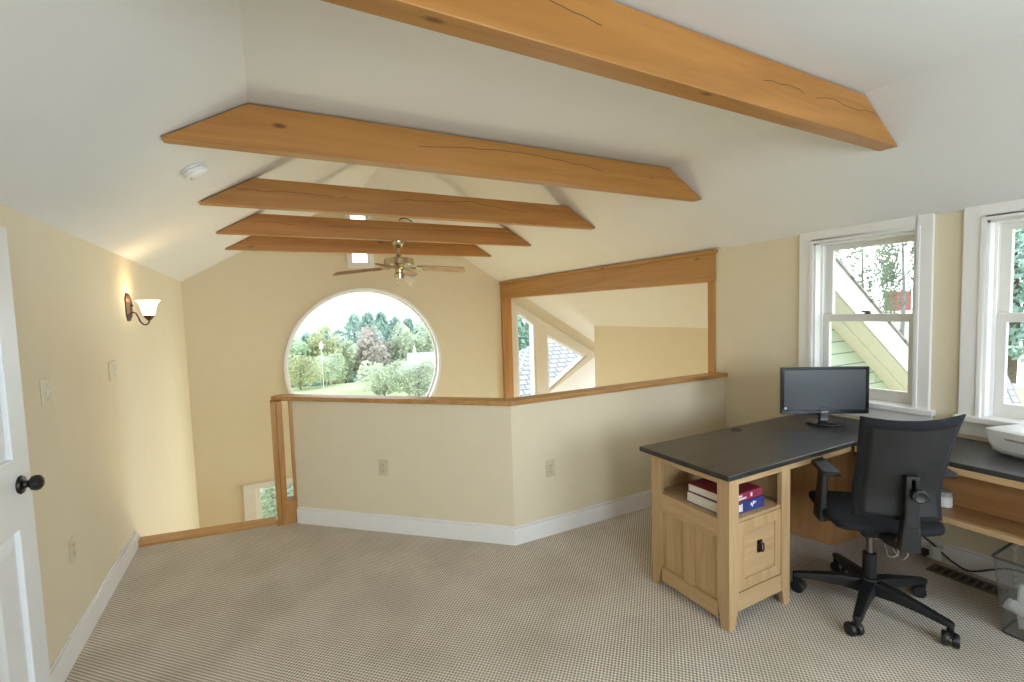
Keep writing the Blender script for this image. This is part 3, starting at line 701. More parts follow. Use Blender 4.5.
# monitor
mc = Vector((3.165, 1.755, ZD + .0015))
ang = math.radians(-34)
e = thing('computer_monitor', 'black widescreen monitor standing on the corner of the desk', 'monitor', mc, ang)
w, h0, h1_ = .263, .062, .364
MB().box((-w, -.022, h0), (w, .0, h1_)).box((-w + .03, 0, h0 + .03), (w - .03, .03, h1_ - .03)).build('housing', BLACK, e, bevel=.005)
plate(rect(-w, h0, w, h1_), [rect(-w + .018, h0 + .027, w - .018, h1_ - .018)], -.030, -.022, 1).build('bezel', GLOSSB, e, bevel=.003)
MB().box((-w + .017, -.025, h0 + .026), (w - .017, -.021, h1_ - .017)).build('screen', SCREEN, e)
MB().box((-w + .020, -.0265, h0 + .029), (-w + .034, -.0252, h0 + .043)).build('sticker', PAPER, e)
MB().box((-.028, -.026, .012), (.028, .004, .11)).build('neck', GLOSSB, e, bevel=.006)
MB().lathe([(.108, 0), (.112, .005), (.108, .014), (.06, .021), (.001, .023)], 48, Matrix.Translation((0, -.035, 0)) @ Matrix.Diagonal((1.0, .82, 1, 1))).build('stand_base', GLOSSB, e)
cu = bpy.data.curves.new('logo', 'FONT'); cu.body = 'acer'; cu.size = .022; cu.align_x = 'CENTER'; cu.extrude = .0006; cu.shear = .2
to = bpy.data.objects.new('logo', cu); COL.objects.link(to); bpy.context.view_layer.update()
me = bpy.data.meshes.new_from_object(to.evaluated_get(bpy.context.evaluated_depsgraph_get())); bpy.data.objects.remove(to)
lo = bpy.data.objects.new('logo', me); me.materials.clear(); me.materials.append(PAPER); COL.objects.link(lo); lo.parent = e
lo.location = (0, -.0307, h0 + .008); lo.rotation_euler = (PI / 2, 0, 0)
# printer at the second window
e = thing('printer', 'white flatbed printer on the desk return below the second window', 'printer', (3.18, .98, ZD + .001), math.radians(-17))
def rr(x0, x1, y0, y1, r, n=6):
    out = []
    for cx, cy, a0 in ((x1 - r, y0 + r, -PI / 2), (x1 - r, y1 - r, 0), (x0 + r, y1 - r, PI / 2), (x0 + r, y0 + r, PI)):
        out += [(cx + r * math.cos(a0 + PI / 2 * k / n), cy + r * math.sin(a0 + PI / 2 * k / n)) for k in range(n + 1)]
    return out
def loft(rings, mb, smooth=True):
    n = len(rings[0][0]); vs = []
    for poly, z in rings: vs += [(u, v, z) for u, v in poly]
    fs = [tuple(range(n - 1, -1, -1)), tuple((len(rings) - 1) * n + k for k in range(n))]
    for i in range(len(rings) - 1): fs += [(i * n + k, i * n + (k + 1) % n, (i + 1) * n + (k + 1) % n, (i + 1) * n + k) for k in range(n)]
    return mb.add(vs, fs, smooth)
# local x = depth towards the window, local -y = along the front towards the camera
loft([(rr(.035, .30, -.40, -.035, .03), 0), (rr(.012, .30, -.42, -.012, .03), .02), (rr(.003, .305, -.43, -.004, .02), .06), (rr(0, .31, -.43, 0, .015), .108)], MB()).build('body', WHITEP, e)
loft([(rr(-.003, .312, -.433, .003, .015), .110), (rr(-.003, .312, -.433, .003, .015), .122), (rr(.012, .30, -.42, -.012, .012), .131)], MB()).build('scanner_lid', WHITEP, e)
loft([(rr(-.004, .03, -.36, -.085, .012), .082), (rr(-.006, .03, -.37, -.075, .012), .092)], MB()).build('grip_slot', GREYP, e)
MB().box((.001, -.36, .02), (.02, -.08, .03)).build('paper_slot', GREYP, e)
# small roll on the return shelf
e = thing('paper_roll', 'small white roll standing on the shelf under the desk return', 'roll', (3.045, 1.085, .4785))
MB().lathe([(.030, 0), (.033, .002), (.033, .05), (.030, .053)], 28).build('lower_drum', WHITEP, e)
MB().lathe([(.0315, .053), (.0315, .074), (.028, .077), (.001, .077)], 28).build('lid', GREYP, e)

# ================================================================= OFFICE CHAIR
ch = thing('office_chair', 'black office chair with five-star base facing the desk corner', 'office chair', (2.638, 1.226, 0), math.radians(-43.8))
def cb_(m, nm, mat, p=ch, **k): return m.build(nm, mat, p, **k)
base = cb_(MB().lathe([(.032, .07), (.05, .075), (.052, .135), (.040, .15), (.030, .152)], 28), 'base_hub', BLACK)
for k in range(5):
    a = math.radians(53.5 + 43.8 + 72 * k); R = Matrix.Rotation(a, 4, 'Z')
    vs = []
    for x, wz, zt2, zb2 in ((.03, .036, .145, .075), (.12, .029, .138, .085), (.22, .024, .122, .085), (.312, .021, .105, .078), (.335, .017, .10, .078)):
        vs += [R @ Vector(p) for p in ((x, -wz, zb2), (x, wz, zb2), (x, wz * .8, zt2), (x, -wz * .8, zt2))]
    fs = [(3, 2, 1, 0), (16, 17, 18, 19)]
    for i in range(4): fs += [(i * 4 + j, i * 4 + (j + 1) % 4, i * 4 + 4 + (j + 1) % 4, i * 4 + 4 + j) for j in range(4)]
    cb_(MB().add(vs, fs), 'base_arm', BLACK, bevel=.006)
    ca = a + [0.5, -.4, .9, 2.0, -.8][k]; cx, cy = .322 * math.cos(a), .322 * math.sin(a)
    Mc = Matrix.Translation((cx, cy, 0)) @ Matrix.Rotation(ca, 4, 'Z')
    fk = cb_(MB().lathe([(.010, .05), (.013, .055), (.013, .085)], 14, Matrix.Translation((cx, cy, 0))).prism([(-.026, .04), (.02, .052), (.016, .062), (-.008, .060), (-.03, .046)], -.006, .006, 1, Mc @ Matrix.Translation((-.008, 0, 0))), 'caster', BLACK)
    for sgn in (-1, 1):
        Mw = Mc @ Matrix.Translation((-.016, sgn * .018, .031)) @ Matrix.Rotation(PI / 2, 4, 'X')
        cb_(MB().lathe([(.016, -.013), (.027, -.012), (.031, -.006), (.031, .006), (.027, .012), (.016, .013)], 24, Mw), 'wheel', BLACK, fk)
cb_(MB().lathe([(.030, .14), (.030, .275), (.026, .278)], 24), 'column_sleeve', BLACK)
cb_(MB().lathe([(.0155, .26), (.0155, .42)], 20), 'gas_lift', CHROME)
# tilt mechanism and back bracket
cb_(MB().hexa([(-.075, -.13, .405), (.085, -.13, .405), (.085, .12, .418), (-.075, .12, .418), (-.10, -.15, .455), (.11, -.15, .455), (.11, .15, .455), (-.10, .15, .455)]), 'tilt_mechanism', BLACK, bevel=.01)
OX = .030
vs = []
for y, zc, w2, t2 in ((-.09, .435, .05, .024), (-.19, .435, .045, .024), (-.275, .455, .04, .026)): 
    vs += [(OX - w2, y, zc - t2), (OX + w2, y, zc - t2), (OX + w2, y, zc + t2), (OX - w2, y, zc + t2)]
fs = [(3, 2, 1, 0), (8, 9, 10, 11)]
for i in range(2): fs += [(i * 4 + j, i * 4 + (j + 1) % 4, i * 4 + 4 + (j + 1) % 4, i * 4 + 4 + j) for j in range(4)]
m = MB().add(vs, fs)
m.hexa([(OX - .04, -.318, .437), (OX + .04, -.318, .437), (OX + .04, -.268, .437), (OX - .04, -.268, .437), (OX - .029, -.325, .60), (OX + .029, -.325, .60), (OX + .029, -.285, .60), (OX - .029, -.285, .60)])
cb_(m, 'back_bracket', BLACK, bevel=.006)
br_ = plate(rect(OX - .026, .55, OX + .026, .782), [rect(OX - .006, .715, OX + .006, .765)], -.326, -.292, 1)
bk = cb_(br_, 'height_slide', BLACK, bevel=.006)
cb_(MB().lathe([(.012, 0), (.012, .012), (.027, .014), (.030, .020), (.029, .033), (.022, .037), (.014, .033), (.001, .033)], 28, Matrix.Translation((OX + .012, -.326, .705)) @ Matrix.Rotation(PI / 2, 4, 'X')), 'adjustment_knob', BLACK)
# seat
def superq(u, v, a, b_, c, n1_=.45, n2_=.5):
    th = (u - .5) * 2 * PI; ph = (v - .5) * PI
    f = lambda x, n: math.copysign(abs(x) ** n, x)
    return Vector((a * f(math.cos(ph), n1_) * f(math.cos(th), n2_), b_ * f(math.cos(ph), n1_) * f(math.sin(th), n2_), c * f(math.sin(ph), n1_)))
def seat_fn(u, v):
    p = superq(u, v, .238, .245, .028, .5, .42)
    k = max(0, (p.y - .12)) ** 2
    return p + Vector((.012, .035, .486 - k * 2.2))
cb_(MB().grid(seat_fn, 49, 17), 'seat', FABRIC, sharp=80)
cb_(MB().prism(rr(-.20, .20, -.17, .24, .05), .452, .47), 'seat_pan', BLACK, bevel=.006)
# backrest: upholstered front, hard rear shell
ZB0, ZB1 = .555, 1.032
def back_pt(a, t, y_off):
    """a in -1..1 across, t in 0..1 up."""
    hw = .165 + .012 * t + .011 * (2 * t - 1) ** 2
    z = ZB0 + (ZB1 - ZB0) * t + .022 * a * a * max(0, t - .5) * 2 - .006 * a * a
    y = -.262 - .08 * (t - .35) + .045 * a * a - .055 * (t - .35) ** 2 * 2.0 + .02 * math.exp(-((t - .25) / .2) ** 2)
    return Vector((OX - .008 + a * hw, y + y_off, z + .010 * a * t))
def slab(fa, ex=8, na=25, nt_=25, front=.024, rear=-.018, ea=1.0, et=1.0, t0=0.0, t1=1.0):
    m = MB(); vs = []; fs = []
    def prof(q):  # round edges
        return (1 - abs(q) ** ex)
    for side in (1, 0):
        for j in range(nt_):
            for i in range(na):
                a = (-1 + 2 * i / (na - 1)) * ea; t = t0 + (t1 - t0) * j / (nt_ - 1)
                kq = prof(a / ea) ** .5 * prof(2 * j / (nt_ - 1) - 1) ** .5
                vs.append(back_pt(a, t, (front if side else rear) * (.25 + .75 * kq)))
    n = na * nt_
    for j in range(nt_ - 1):
        for i in range(na - 1):
            q = (j * na + i, j * na + i + 1, (j + 1) * na + i + 1, (j + 1) * na + i)
            fs.append(q); fs.append(tuple(n + x for x in q[::-1]))
    rim = [i for i in range(na)] + [j * na + na - 1 for j in range(1, nt_)] + [(nt_ - 1) * na + i for i in range(na - 2, -1, -1)] + [j * na for j in range(nt_ - 2, 0, -1)]
    for k in range(len(rim)):
        a, b2 = rim[k], rim[(k + 1) % len(rim)]; fs.append((a, b2, n + b2, n + a))
    return m.add(vs, fs, True)
cb_(slab(None, front=.040, rear=-.016), 'backrest', FABRIC, sharp=60)
cb_(slab(None, 40, na=41, nt_=41, front=-.01, rear=-.030, ea=.86, t0=.035, t1=.935), 'back_shell', SHELL, sharp=50)
for sg, ax in ((-1, -.210), (1, .270)):
    pw = -.05 if sg > 0 else 0; py_ = .03 if sg > 0 else 0.0; pz_ = .018 if sg < 0 else .034
    m = MB().hexa([(ax + pw - .018 + sg * .015, -.055, .435), (ax + pw + .018 + sg * .015, -.055, .435), (ax + pw + .018 + sg * .015, .045, .435), (ax + pw - .018 + sg * .015, .045, .435), (ax + pw * .4 - .014, -.035, .68 + pz_), (ax + pw * .4 + .014, -.035, .68 + pz_), (ax + pw * .4 + .014, .03, .68 + pz_), (ax + pw * .4 - .014, .03, .68 + pz_)])
    xi = OX * .5 + sg * .10
    m.box((min(ax + pw, xi) - .001, -.04, .434), (max(ax + pw, xi) + .001, .04, .455))
    ar = cb_(m, 'arm_support', BLACK, bevel=.008)
    loft([(rr(ax - .034, ax + .034, -.122 + py_, .130 + py_, .010), .678 + pz_), (rr(ax - .039, ax + .039, -.128 + py_, .136 + py_, .012), .684 + pz_), (rr(ax - .039, ax + .039, -.128 + py_, .136 + py_, .012), .696 + pz_), (rr(ax - .034, ax + .034, -.123 + py_, .131 + py_, .010), .701 + pz_)], MB()).build('arm_pad', BLACK, ar)

# ================================================================= FLOOR THINGS BY THE WINDOW WALL
e = thing('floor_register', 'long bronze floor register set in the carpet below the windows', 'floor vent', (3.32, 1.08, 0))
g = plate(rect(-.058, -.155, .058, .155), [rect(-.042, -.138 + .0345 * k, .042, -.138 + .0345 * k + .024) for k in range(8)], .0, .006, 2).build('grille', VENTM, e, bevel=.001)
MB().box((-.05, -.148, .0005), (.05, .148, .0015)).build('duct_opening', SLOT, e)
outlet('white power outlet on the baseboard under the desk return', (XR - bt, 1.275, .075), (-1, 0, 0), PLATEW).rotation_euler.rotate_axis('Z', PI / 2)
whole(MB().box((3.385, 1.215, .02), (3.424, 1.262, .095)), 'power_adapter', WHITEP, (3.40, 1.24, .02), 'white plug-in adapter in the outlet under the desk', 'adapter', bevel=.004)
whole(MB().box((3.375, 1.282, .022), (3.424, 1.312, .055)).tube([(3.375, 1.297, .04), (3.35, 1.297, .06), (3.345, 1.30, .12), (3.35, 1.32, .20)], .005, 8), 'power_plug', CORDB, (3.40, 1.297, .022), 'black power plug beside the white adapter', 'plug', bevel=.003)
def bez(pts, n=8):
    P = [Vector(p) for p in pts]; P = [P[0]] + P + [P[-1]]; out = []
    for i in range(1, len(P) - 2):
        for k in range(n):
            t = k / n; a, b_, c, d = P[i - 1:i + 3]
            out.append(.5 * ((2 * b_) + (c - a) * t + (2 * a - 5 * b_ + 4 * c - d) * t * t + (3 * b_ - a - 3 * c + d) * t ** 3))
    return out + [P[-2]]
whole(MB().tube(bez([(3.405, 1.50, .30), (3.40, 1.40, .22), (3.40, 1.32, .145), (3.40, 1.25, .10), (3.395, 1.17, .045), (3.39, 1.09, .025), (3.395, 1.0, .075), (3.40, .93, .11), (3.40, .8, .12)]), .005, 8), 'black_cable', CORDB, (3.40, 1.15, .02), 'black power cord sagging along the baseboard under the desk', 'cord')
lp = []
for t in range(0, 40):
    a = 2 * PI * t / 16; rr_ = .06 + .012 * math.sin(t * 1.3)
    lp.append((3.20 + .02 * math.sin(t * .9), 1.41 - .0028 * t + rr_ * math.cos(a) * .75, .10 + .07 * math.sin(a) * (1 - .004 * t)))
lp = [(3.40, 1.46, .40), (3.37, 1.47, .25)] + lp + [(3.34, 1.30, .10), (3.41, 1.28, .07)]
whole(MB().tube(bez(lp, 3), .0032, 6), 'white_cable', CORDW, (3.30, 1.33, .01), 'loosely coiled white cable hanging below the chair mechanism', 'cable')
# waste basket with paper
e = thing('waste_basket', 'dark wire mesh waste basket at the right edge beside the desk return', 'waste basket', (3.005, .70, 0))
rt = rr(-.125, .125, -.155, .152, .02, 4); rb_ = rr(-.08, .085, -.12, .122, .02, 4); n = len(rt)
def ringv(k): return [((1 - k) * b0 + k * t0, (1 - k) * b1 + k * t1) for (b0, b1), (t0, t1) in zip(rb_, rt)]
vs = [(u, v, .004 + .356 * k) for k in (0, .33, .66, 1) for u, v in ringv(k)]
fs = [(i * n + k, i * n + (k + 1) % n, (i + 1) * n + (k + 1) % n, (i + 1) * n + k) for i in range(3) for k in range(n)] + [tuple(range(n - 1, -1, -1))]
MB().add(vs, fs).build('mesh_body', WIRE, e)
DG = plain('grey_wire_metal', (.14, .14, .145), .4, .6)
MB().tube([(u, v, .36) for u, v in rt] + [(rt[0][0], rt[0][1], .36)], .006, 8).build('rim', DG, e)
MB().tube([(u, v, .006) for u, v in rb_] + [(rb_[0][0], rb_[0][1], .006)], .005, 8).build('bottom_ring', DG, e)
def sheet(lab, x, quad, bow):
    """a sheet held near the basket's front face: four (y, z) corners, bowed out along x"""
    a, b_, c, d = [Vector((x, p, q)) for p, q in quad]
    m = MB().grid(lambda u, v: (a * (1 - u) + b_ * u) * (1 - v) + (d * (1 - u) + c * u) * v + Vector((bow * math.sin(PI * v) + .01 * math.sin(5 * u), 0, 0)), 10, 10)
    return whole(m, 'paper_sheet', PAPER, (x, (quad[0][0] + quad[1][0]) / 2, min(q for _, q in quad)), lab, 'paper', 'papers in the waste basket', solid=.0006)
sheet('white sheet lying aslant across the inside of the waste basket', 2.938, [(.828, .115), (.62, .05), (.62, .15), (.806, .170)], -.012)
sheet('white sheet standing upright in the waste basket behind the slanting one', 2.965, [(.778, .03), (.66, .03), (.66, .25), (.784, .24)], -.02)

# ================================================================= OUTSIDE
# ground: level near the house, falling away beyond
def gz(x, y):
    r_ = math.hypot(x, y); return -2.9 - max(0, r_ - 33) * .155
m = MB(); nx = 61
def gfn(u, v):
    x, y = -70 + 190 * u, -45 + 170 * v
    return Vector((x, y, gz(x, y)))
m.grid(gfn, 77, 69)
tag(m.build('lawn', LAWN), kind='structure')
def strip(pts, w):
    m = MB(); vs = []
    for i, (x, y) in enumerate(pts):
        a = Vector(pts[max(i - 1, 0)]); b_ = Vector(pts[min(i + 1, len(pts) - 1)]); t = (b_ - a).normalized(); n_ = Vector((-t.y, t.x)) * w / 2
        for s_ in (-1, 1): vs.append((x + s_ * n_.x, y + s_ * n_.y, gz(x, y) + .05))
    return m.add(vs, [(2 * i, 2 * i + 1, 2 * i + 3, 2 * i + 2) for i in range(len(pts) - 1)])
tag(strip([(37, -20), (37, 0), (37, 10), (37.5, 18), (39, 30), (42, 45)], 5).build('driveway', GRAVEL), kind='structure')
# near wing outside the first window: clapboard gable with raking eave
SL = .64
def zo(x): return 1.875 - SL * (x - 3.8)          # outer roof line of the rake
e = thing('wing_gable', 'pale green clapboard gable end with white raking eave outside the first window', 'building', (5.0, 2.3, -2.9))
def wg(m, nm, mat, **k): return m.shift(e.location).build(nm, mat, e, **k)
wg(MB().prism([(3.61, -2.9), (6.4, -2.9), (6.4, zo(6.4) - .24), (3.61, zo(3.61) - .24)], 2.30, 2.42, 1), 'siding', CLAP)
wg(MB().prism([(3.62, zo(3.62) - .24), (6.45, zo(6.45) - .24), (6.45, zo(6.45) - .016), (3.62, zo(3.62) - .016)], 2.03, 2.06, 1), 'rake_board', WHITEB)
wg(MB().prism([(3.62, zo(3.62) - .016), (6.6, zo(6.6) - .016), (6.6, zo(6.6)), (3.62, zo(3.62))], 2.015, 2.64, 1), 'roof_edge', SHINGLE)
wg(MB().prism([(3.62, zo(3.62) - .242), (6.45, zo(6.45) - .242), (6.45, zo(6.45) - .225), (3.62, zo(3.62) - .225)], 2.05, 2.175, 1).prism([(3.62, zo(3.62) - .248), (6.45, zo(6.45) - .248), (6.45, zo(6.45) - .225), (3.62, zo(3.62) - .225)], 2.18, 2.30, 1), 'soffit', SOFFIT)
# shingled hip roof beyond the raked windows
def roofslab(pts, t=.12):
    v = [Vector(p) for p in pts]; n = len(v)
    return MB().add([tuple(p) for p in v] + [tuple(p - Vector((0, 0, t))) for p in v], [tuple(range(n)), tuple(range(2 * n - 1, n - 1, -1))] + [(i, n + i, n + (i + 1) % n, (i + 1) % n) for i in range(n)])
e = thing('hip_roof', 'pale grey shingled roof seen through the raked gable windows', 'roof', (9.0, 11.0, -2.9))
roofslab([(3.6, 8.6, -1.55), (14, 8.6, -1.55), (14, 12.0, .56), (7.0, 12.0, .56)]).shift(e.location).build('front_slope', SHINGLE, e)
roofslab([(3.6, 8.6, -1.55), (7.0, 12.0, .56), (3.6, 15.4, -1.55)]).shift(e.location).build('hip_slope', SHINGLE, e)
MB().box((4.0, 9.0, -2.9), (14, 15, -1.6)).shift(e.location).build('walls', CLAP, e)
# low garage roof beyond the second window
e = thing('garage', 'low garage with grey shingled roof beyond the second window', 'building', (20, 5.75, -6), math.radians(28))
roofslab([(0, 0, 5.27), (0, 9, 5.27), (-6, 9, 2.4), (-6, 0, 2.4)]).build('near_slope', SHINGLE, e)
roofslab([(0, 0, 5.27), (6, 0, 2.4), (6, 9, 2.4), (0, 9, 5.27)]).build('far_slope', SHINGLE, e)
MB().prism([(-5.5, 0), (5.5, 0), (5.5, 2.45), (0, 5.1), (-5.5, 2.45)], .3, 8.7, 1).build('walls', WHITEB, e)
# red barn far off
e = thing('barn', 'small red barn with a white base far beyond the first window', 'building', (50, 21.4, -5.8))
MB().prism([(-1.25, -.8), (1.25, -.8), (1.25, .8), (-1.25, .8)], 0, 6.3).build('white_wall', WHITEB, e)
MB().box((-1.3, -.45, 6.3), (1.3, .45, 8.0)).build('red_wall', REDBARN, e)
# white-roofed house to the right of the round window
e = thing('cottage', 'pale roofed cottage half hidden behind the bush in the round window', 'building', (13.0, 41, -6))
MB().box((-2, 0, 0), (2.4, 4, 3.0)).build('walls', WHITEB, e)
roofslab([(-2.2, -.4, 2.7), (2.6, -.4, 2.7), (2.6, 2, 3.9), (-1.6, 2, 3.9)]).build('roof', PALEROOF, e)
whole(MB().tube([(11.3, 40, -5), (11.3, 40, -1.2)], .04, 6).tube([(11.3, 40, -1.2), (11.45, 40, -1.9)], .03, 6).tube([(11.3, 40, -1.2), (11.15, 40, -1.9)], .03, 6), 'flag_pole', WHITEB, (11.3, 40, -6.0), 'white pole standing beside the pale roofed cottage', 'pole')
e = thing('bird_house_pole', 'white birdhouse pole standing on the lawn between the left bushes', 'pole', (3.0, 31.5, -2.9))
MB().tube([(0, 0, 0), (0, 0, 2.7)], .035, 8).build('pole', WHITEB, e)
MB().prism([(-.11, 2.45), (.11, 2.45), (.11, 2.72), (0, 2.9), (-.11, 2.72)], -.1, .1, 1).build('bird_house', WHITEB, e)

rng = random.Random(11)
def leaf_quads(pts, size, mb, zf=1.0):
    for p in pts:
        a = Vector((rng.gauss(0, 1), rng.gauss(0, 1), rng.gauss(0, 1))).normalized(); b_ = a.orthogonal().normalized(); c = a.cross(b_)
        s_ = size * rng.uniform(.6, 1.3)
        b_ = Vector((b_.x, b_.y, b_.z * zf)); c = Vector((c.x, c.y, c.z * zf))
        mb.add([p + b_ * s_, p + c * s_ * .6, p - b_ * s_, p - c * s_ * .6], [(0, 1, 2, 3)])
    mb.keep = True
    return mb
def blob_crown(n, blobs, size, zf=.45):
    """unit crown (radius ~1, height 0..1) from several clumps"""
    pts = []
    for i in range(n):
        cx, cy, cz, r_ = blobs[rng.randrange(len(blobs))]
        d = Vector((rng.gauss(0, 1), rng.gauss(0, 1), rng.gauss(0, 1))).normalized() * r_ * rng.uniform(.55, 1.0) ** .5
        pts.append(Vector((cx + d.x, cy + d.y, cz + d.z * .9)))
    return leaf_quads(pts, size, MB(), zf)
def clumps(k, spread=.62, rmin=.3, rmax=.5):
    return [(0, 0, .5, .55)] + [(rng.uniform(-spread, spread), rng.uniform(-spread, spread), rng.uniform(.25, .85), rng.uniform(rmin, rmax)) for _ in range(k)]
def cone_crown(n, size, zf=.35):
    pts = []
    for i in range(n):
        t = rng.random() ** 1.25; tier = .06 * math.sin(t * 60)
        r_ = (1 - t) ** .5 * .95 + .03 + tier; a = rng.uniform(0, 2 * PI); q = rng.uniform(.35, 1) ** .5
        q *= 1 + .25 * math.sin(a * 7 + t * 40)
        pts.append(Vector((r_ * q * math.cos(a), r_ * q * math.sin(a), t + rng.uniform(-.03, .03) - .06 * q)))
    return leaf_quads(pts, size, MB(), zf)
MESH = {}
def crown_mesh(key):
    if key not in MESH:
        if key.startswith('round'): o = blob_crown(2600, clumps(9), .085).build('crown', L_GREEN)
        elif key.startswith('cone'): o = cone_crown(3600, .085).build('crown', L_BLUE)
        elif key.startswith('bush'): o = blob_crown(4200, clumps(12, .6, .28, .45), .055).build('crown', L_GREY)
        else: o = blob_crown(1700, clumps(11, .85, .16, .3), .05, .25).build('crown', L_GREEN)
        MESH[key] = o.data.copy(); bpy.data.objects.remove(o)
    return MESH[key]
def plant(name, key, mat, label, cat, x, y, z, h, r_, trunk=.2, group=None, bark=BARK, tr=.03):
    e = thing(name, label, cat, (x, y, z), rng.uniform(0, 6.28), group)
    me = crown_mesh(key)
    me2 = me.copy(); me2.materials.clear(); me2.materials.append(mat)
    c = bpy.data.objects.new('foliage', me2); COL.objects.link(c); c.parent = e
    c.location = (0, 0, h * trunk); c.scale = (r_, r_, h * (1 - trunk))
    MB().tube([(0, 0, -.2), (.02 * h, 0, h * .45), (0, .02 * h, h * .85)], [tr * h, tr * .66 * h, tr * .2 * h], 8).build('trunk', bark, e)
    return e
ORD = ['first', 'second', 'third', 'fourth', 'fifth', 'sixth', 'seventh', 'eighth', 'ninth', 'tenth', 'eleventh', 'twelfth']
far = [(1.1, 64, -2.4, L_BLUE, 2.6), (3.1, 73, -1.6, L_BLUE, 3.0), (4.5, 64, -1.0, L_BLUE, 2.6), (7.2, 73, -0.6, L_BLUE, 3.0), (8.2, 64, -0.9, L_BLUE, 2.6), (11.7, 73, 1.5, L_BLUE, 3.0), (12.0, 64, 1.3, L_BLUE, 2.6), (15.6, 73, 1.4, L_BLUE, 3.0), (15.5, 64, 0.6, L_BLUE, 2.6), (19.8, 73, 0.3, L_BLUE, 3.0), (19.2, 64, -0.1, L_BLUE, 2.6), (24.0, 73, -0.7, L_BLUE, 3.0)]
for i, (x, y, zt2, mt, r_) in enumerate(far):
    z = gz(x, y); plant('conifer', 'cone%d' % (i % 3), mt, 'blue-green conifer in the far tree line through the round window, %s from the left' % ORD[i], 'tree', x, y, z, zt2 - z + .8, r_, .02, 'conifers in the far tree line')
mid = [(1.6, 49, -1.4, L_GREEN, 2.5), (4.6, 48, -.35, L_YEL, 2.2), (6.9, 50, -1.3, L_GREY, 2.3), (9.0, 49, -.8, L_RUST, 2.3), (10.6, 52, -1.0, L_RUST, 2.2), (13.2, 50, -.5, L_GREY, 2.4), (15.6, 51, -.6, L_GREY, 2.6)]
nm_ = ['green broadleaf tree at the left rim of the round window', 'yellow-green broadleaf tree behind the birdhouse pole', 'grey-green tree standing in front of the tallest conifers', 'rusty leaved tree left of the pale roofed cottage', 'dull brownish tree just behind the rusty leaved one', 'grey-green tree right behind the pale roofed cottage', 'grey-green broadleaf tree at the right rim of the round window']
for (x, y, zt2, mt, r_), l in zip(mid, nm_):
    z = gz(x, y); plant('broadleaf_tree', 'round%d' % rng.randrange(3), mt, l, 'tree', x, y, z, zt2 - z + .3, r_, .08)
for x, y, h, r_, mt, l in ((1.7, 31.6, 2.0, 1.2, L_YEL, 'yellow-topped bush on the lawn at the left rim of the round window'), (3.4, 32.6, 1.85, 1.2, L_GREY, 'round grey-green bush behind the birdhouse pole'), (4.1, 35, 2.0, 1.0, L_GREEN, 'dark green bush at the far edge of the lawn'),
                         (5.2, 24.4, 1.95, 1.35, L_GREY, 'large grey-green bush on the lawn, the left one of the near pair'), (6.8, 23.6, 1.95, 1.4, L_GREY, 'large grey-green bush on the lawn, the right one of the near pair')):
    plant('bush', 'bush%d' % rng.randrange(2), mt, l, 'bush', x, y, gz(x, y), h, r_, .1)
# trees beyond the right-hand windows
L_DK = leaf('dark_leaves', (0.21, 0.25, 0.18))  # darker grey-green leaves for the two sparse trees
plant('broadleaf_tree', 'thin0', L_DK, 'sparse slender tree behind the raking eave in the first window', 'tree', 25, 12.0, -2.9, 8.2, 1.7, .3, None, PALEBARK, .014)
plant('broadleaf_tree', 'thin1', L_DK, 'sparse tree with a pale trunk at the right side of the first window', 'tree', 24, 10.25, -2.9, 9.5, 1.2, .3, None, PALEBARK, .011)
plant('conifer', 'cone0', L_BLUE, 'big blue-green conifer filling the second window', 'tree', 48, 13.6, gz(48, 13.6), 13.0, 3.4, .24)
plant('broadleaf_tree', 'round0', L_GREY, 'hazy green tree low on the horizon between the two right windows', 'tree', 58, 22, gz(58, 22), 9, 5, .1)
plant('bush', 'bush0', L_GREY, 'green shrub outside the low stairwell window', 'bush', -.1, 11, -2.9, 1.6, 1.1, .0)
plant('bush', 'bush1', L_YEL, 'second green shrub farther off outside the low stairwell window', 'bush', .9, 12.6, -2.9, 1.7, 1.1, .0)
plant('broadleaf_tree', 'round1', L_BLUE, 'green tree rising behind the shingled hip roof', 'tree', 10.5, 22, -2.9, 6.0, 2.4, .1)

# ================================================================= LIGHT
w = bpy.data.worlds.new('World'); sc.world = w; w.use_nodes = True
nt = w.node_tree; bg = nt.nodes['Background']
tc = N(nt, 'ShaderNodeTexCoord'); sp = N(nt, 'ShaderNodeSeparateXYZ'); nt.links.new(tc.outputs['Generated'], sp.inputs[0])
r = ramp(nt, [(0.0, (0.62, 0.64, 0.62)), (0.48, (0.90, 0.95, 0.98)), (0.56, (0.93, 0.97, 1.0)), (1.0, (0.80, 0.90, 1.0))])
mr = N(nt, 'ShaderNodeMapRange'); mr.inputs['From Min'].default_value = -1
nt.links.new(sp.outputs['Z'], mr.inputs['Value']); nt.links.new(mr.outputs[0], r.inputs['Fac'])
nt.links.new(r.outputs[0], bg.inputs['Color']); bg.inputs['Strength'].default_value = 3.9
def area(name, loc, to, sx, sy, power, col=(1, .97, .92)):
    l = bpy.data.lights.new(name, 'AREA'); l.shape = 'RECTANGLE'; l.size = sx; l.size_y = sy; l.energy = power; l.color = col
    o = bpy.data.objects.new(name, l); COL.objects.link(o); o.location = loc
    o.rotation_euler = (Vector(to) - Vector(loc)).to_track_quat('-Z', 'Y').to_euler()
    return o
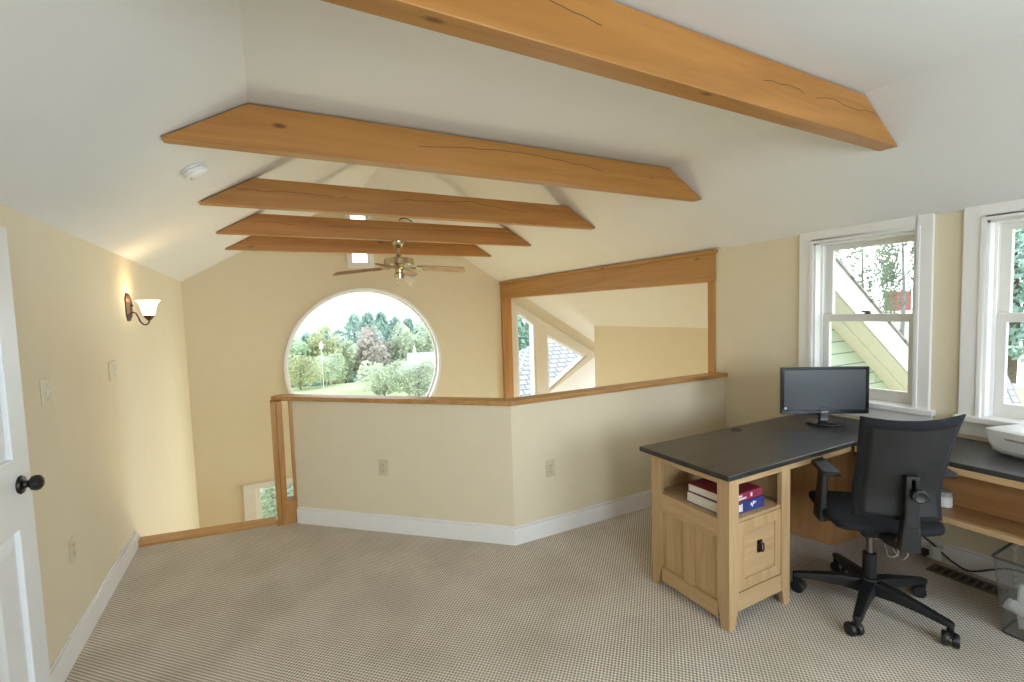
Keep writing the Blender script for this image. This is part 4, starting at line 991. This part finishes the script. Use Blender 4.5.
for r_ in BW:
    (u0, v0), _, (u1, v1), _ = r_
    cx = (u0 + u1) / 2; cz = (v0 + v1) / 2
    area('daylight_back_window', (cx, YB - .2, cz), (cx, 5, cz + .2), u1 - u0, v1 - v0, 70, (.73, .85, 1))
area('added_light_right_window', (XR + .3, -.43, 1.42), (0, -.43, 1.3), .58, 1.05, 44, (.70, .86, 1))  # lamp added outside the unseen third window, lifts the left wall
area('added_light_wing_recess', (XE + .25, 6.57, -.6), (4.5, 6.57, .2), .5, 1.7, 60)  # added lamp, brightens the white wall in the wing recess
area('added_light_wing_lower', (XE + .25, 4.5, -1.35), (0, 4.9, -.3), 2.6, 1.7, 135, (.54, .79, 1))  # added lamp below the wing floor, fills the left wall by the stairs
# added fill lamp in the lower storey, standing in for windows not built
area('added_light_lower_storey', (2.6, 6.2, ZL + .3), (1.4, 4.6, 2.5), 2.0, 1.0, 62, (1, .94, .58))
p = bpy.data.lights.new('sconce_bulb', 'POINT'); p.energy = 1.5; p.color = (1, .72, .38); p.shadow_soft_size = .03
o = bpy.data.objects.new('sconce_bulb', p); COL.objects.link(o); o.location = (XL + .122, 4.33, 1.735)

# ================================================================= CAMERA
cam = bpy.data.cameras.new('Camera'); cam.lens = 16.585; cam.sensor_width = 36; cam.clip_start = .05; cam.clip_end = 400
co = bpy.data.objects.new('Camera', cam); COL.objects.link(co)
Mx = Matrix(((0.8855930013431104, 0.057252765907781514, -0.46091990276837747, 0), (-0.46343174767006007, 0.042857973138829296, -0.8850955933626069, 0), (-0.03092007800079937, 0.9974393790774154, 0.06448747042708626, 1.55), (0, 0, 0, 1)))
co.matrix_world = Mx
sc.camera = co
sc.view_settings.view_transform = 'Standard'; sc.view_settings.look = 'None'
sc.view_settings.exposure = 0.0; sc.view_settings.gamma = 1.0; sc.view_settings.use_curve_mapping = False
sc.cycles.max_bounces = 10; sc.cycles.diffuse_bounces = 6; sc.cycles.transparent_max_bounces = 16; sc.cycles.caustics_reflective = False; sc.cycles.caustics_refractive = False
sc.cycles.use_denoising = True
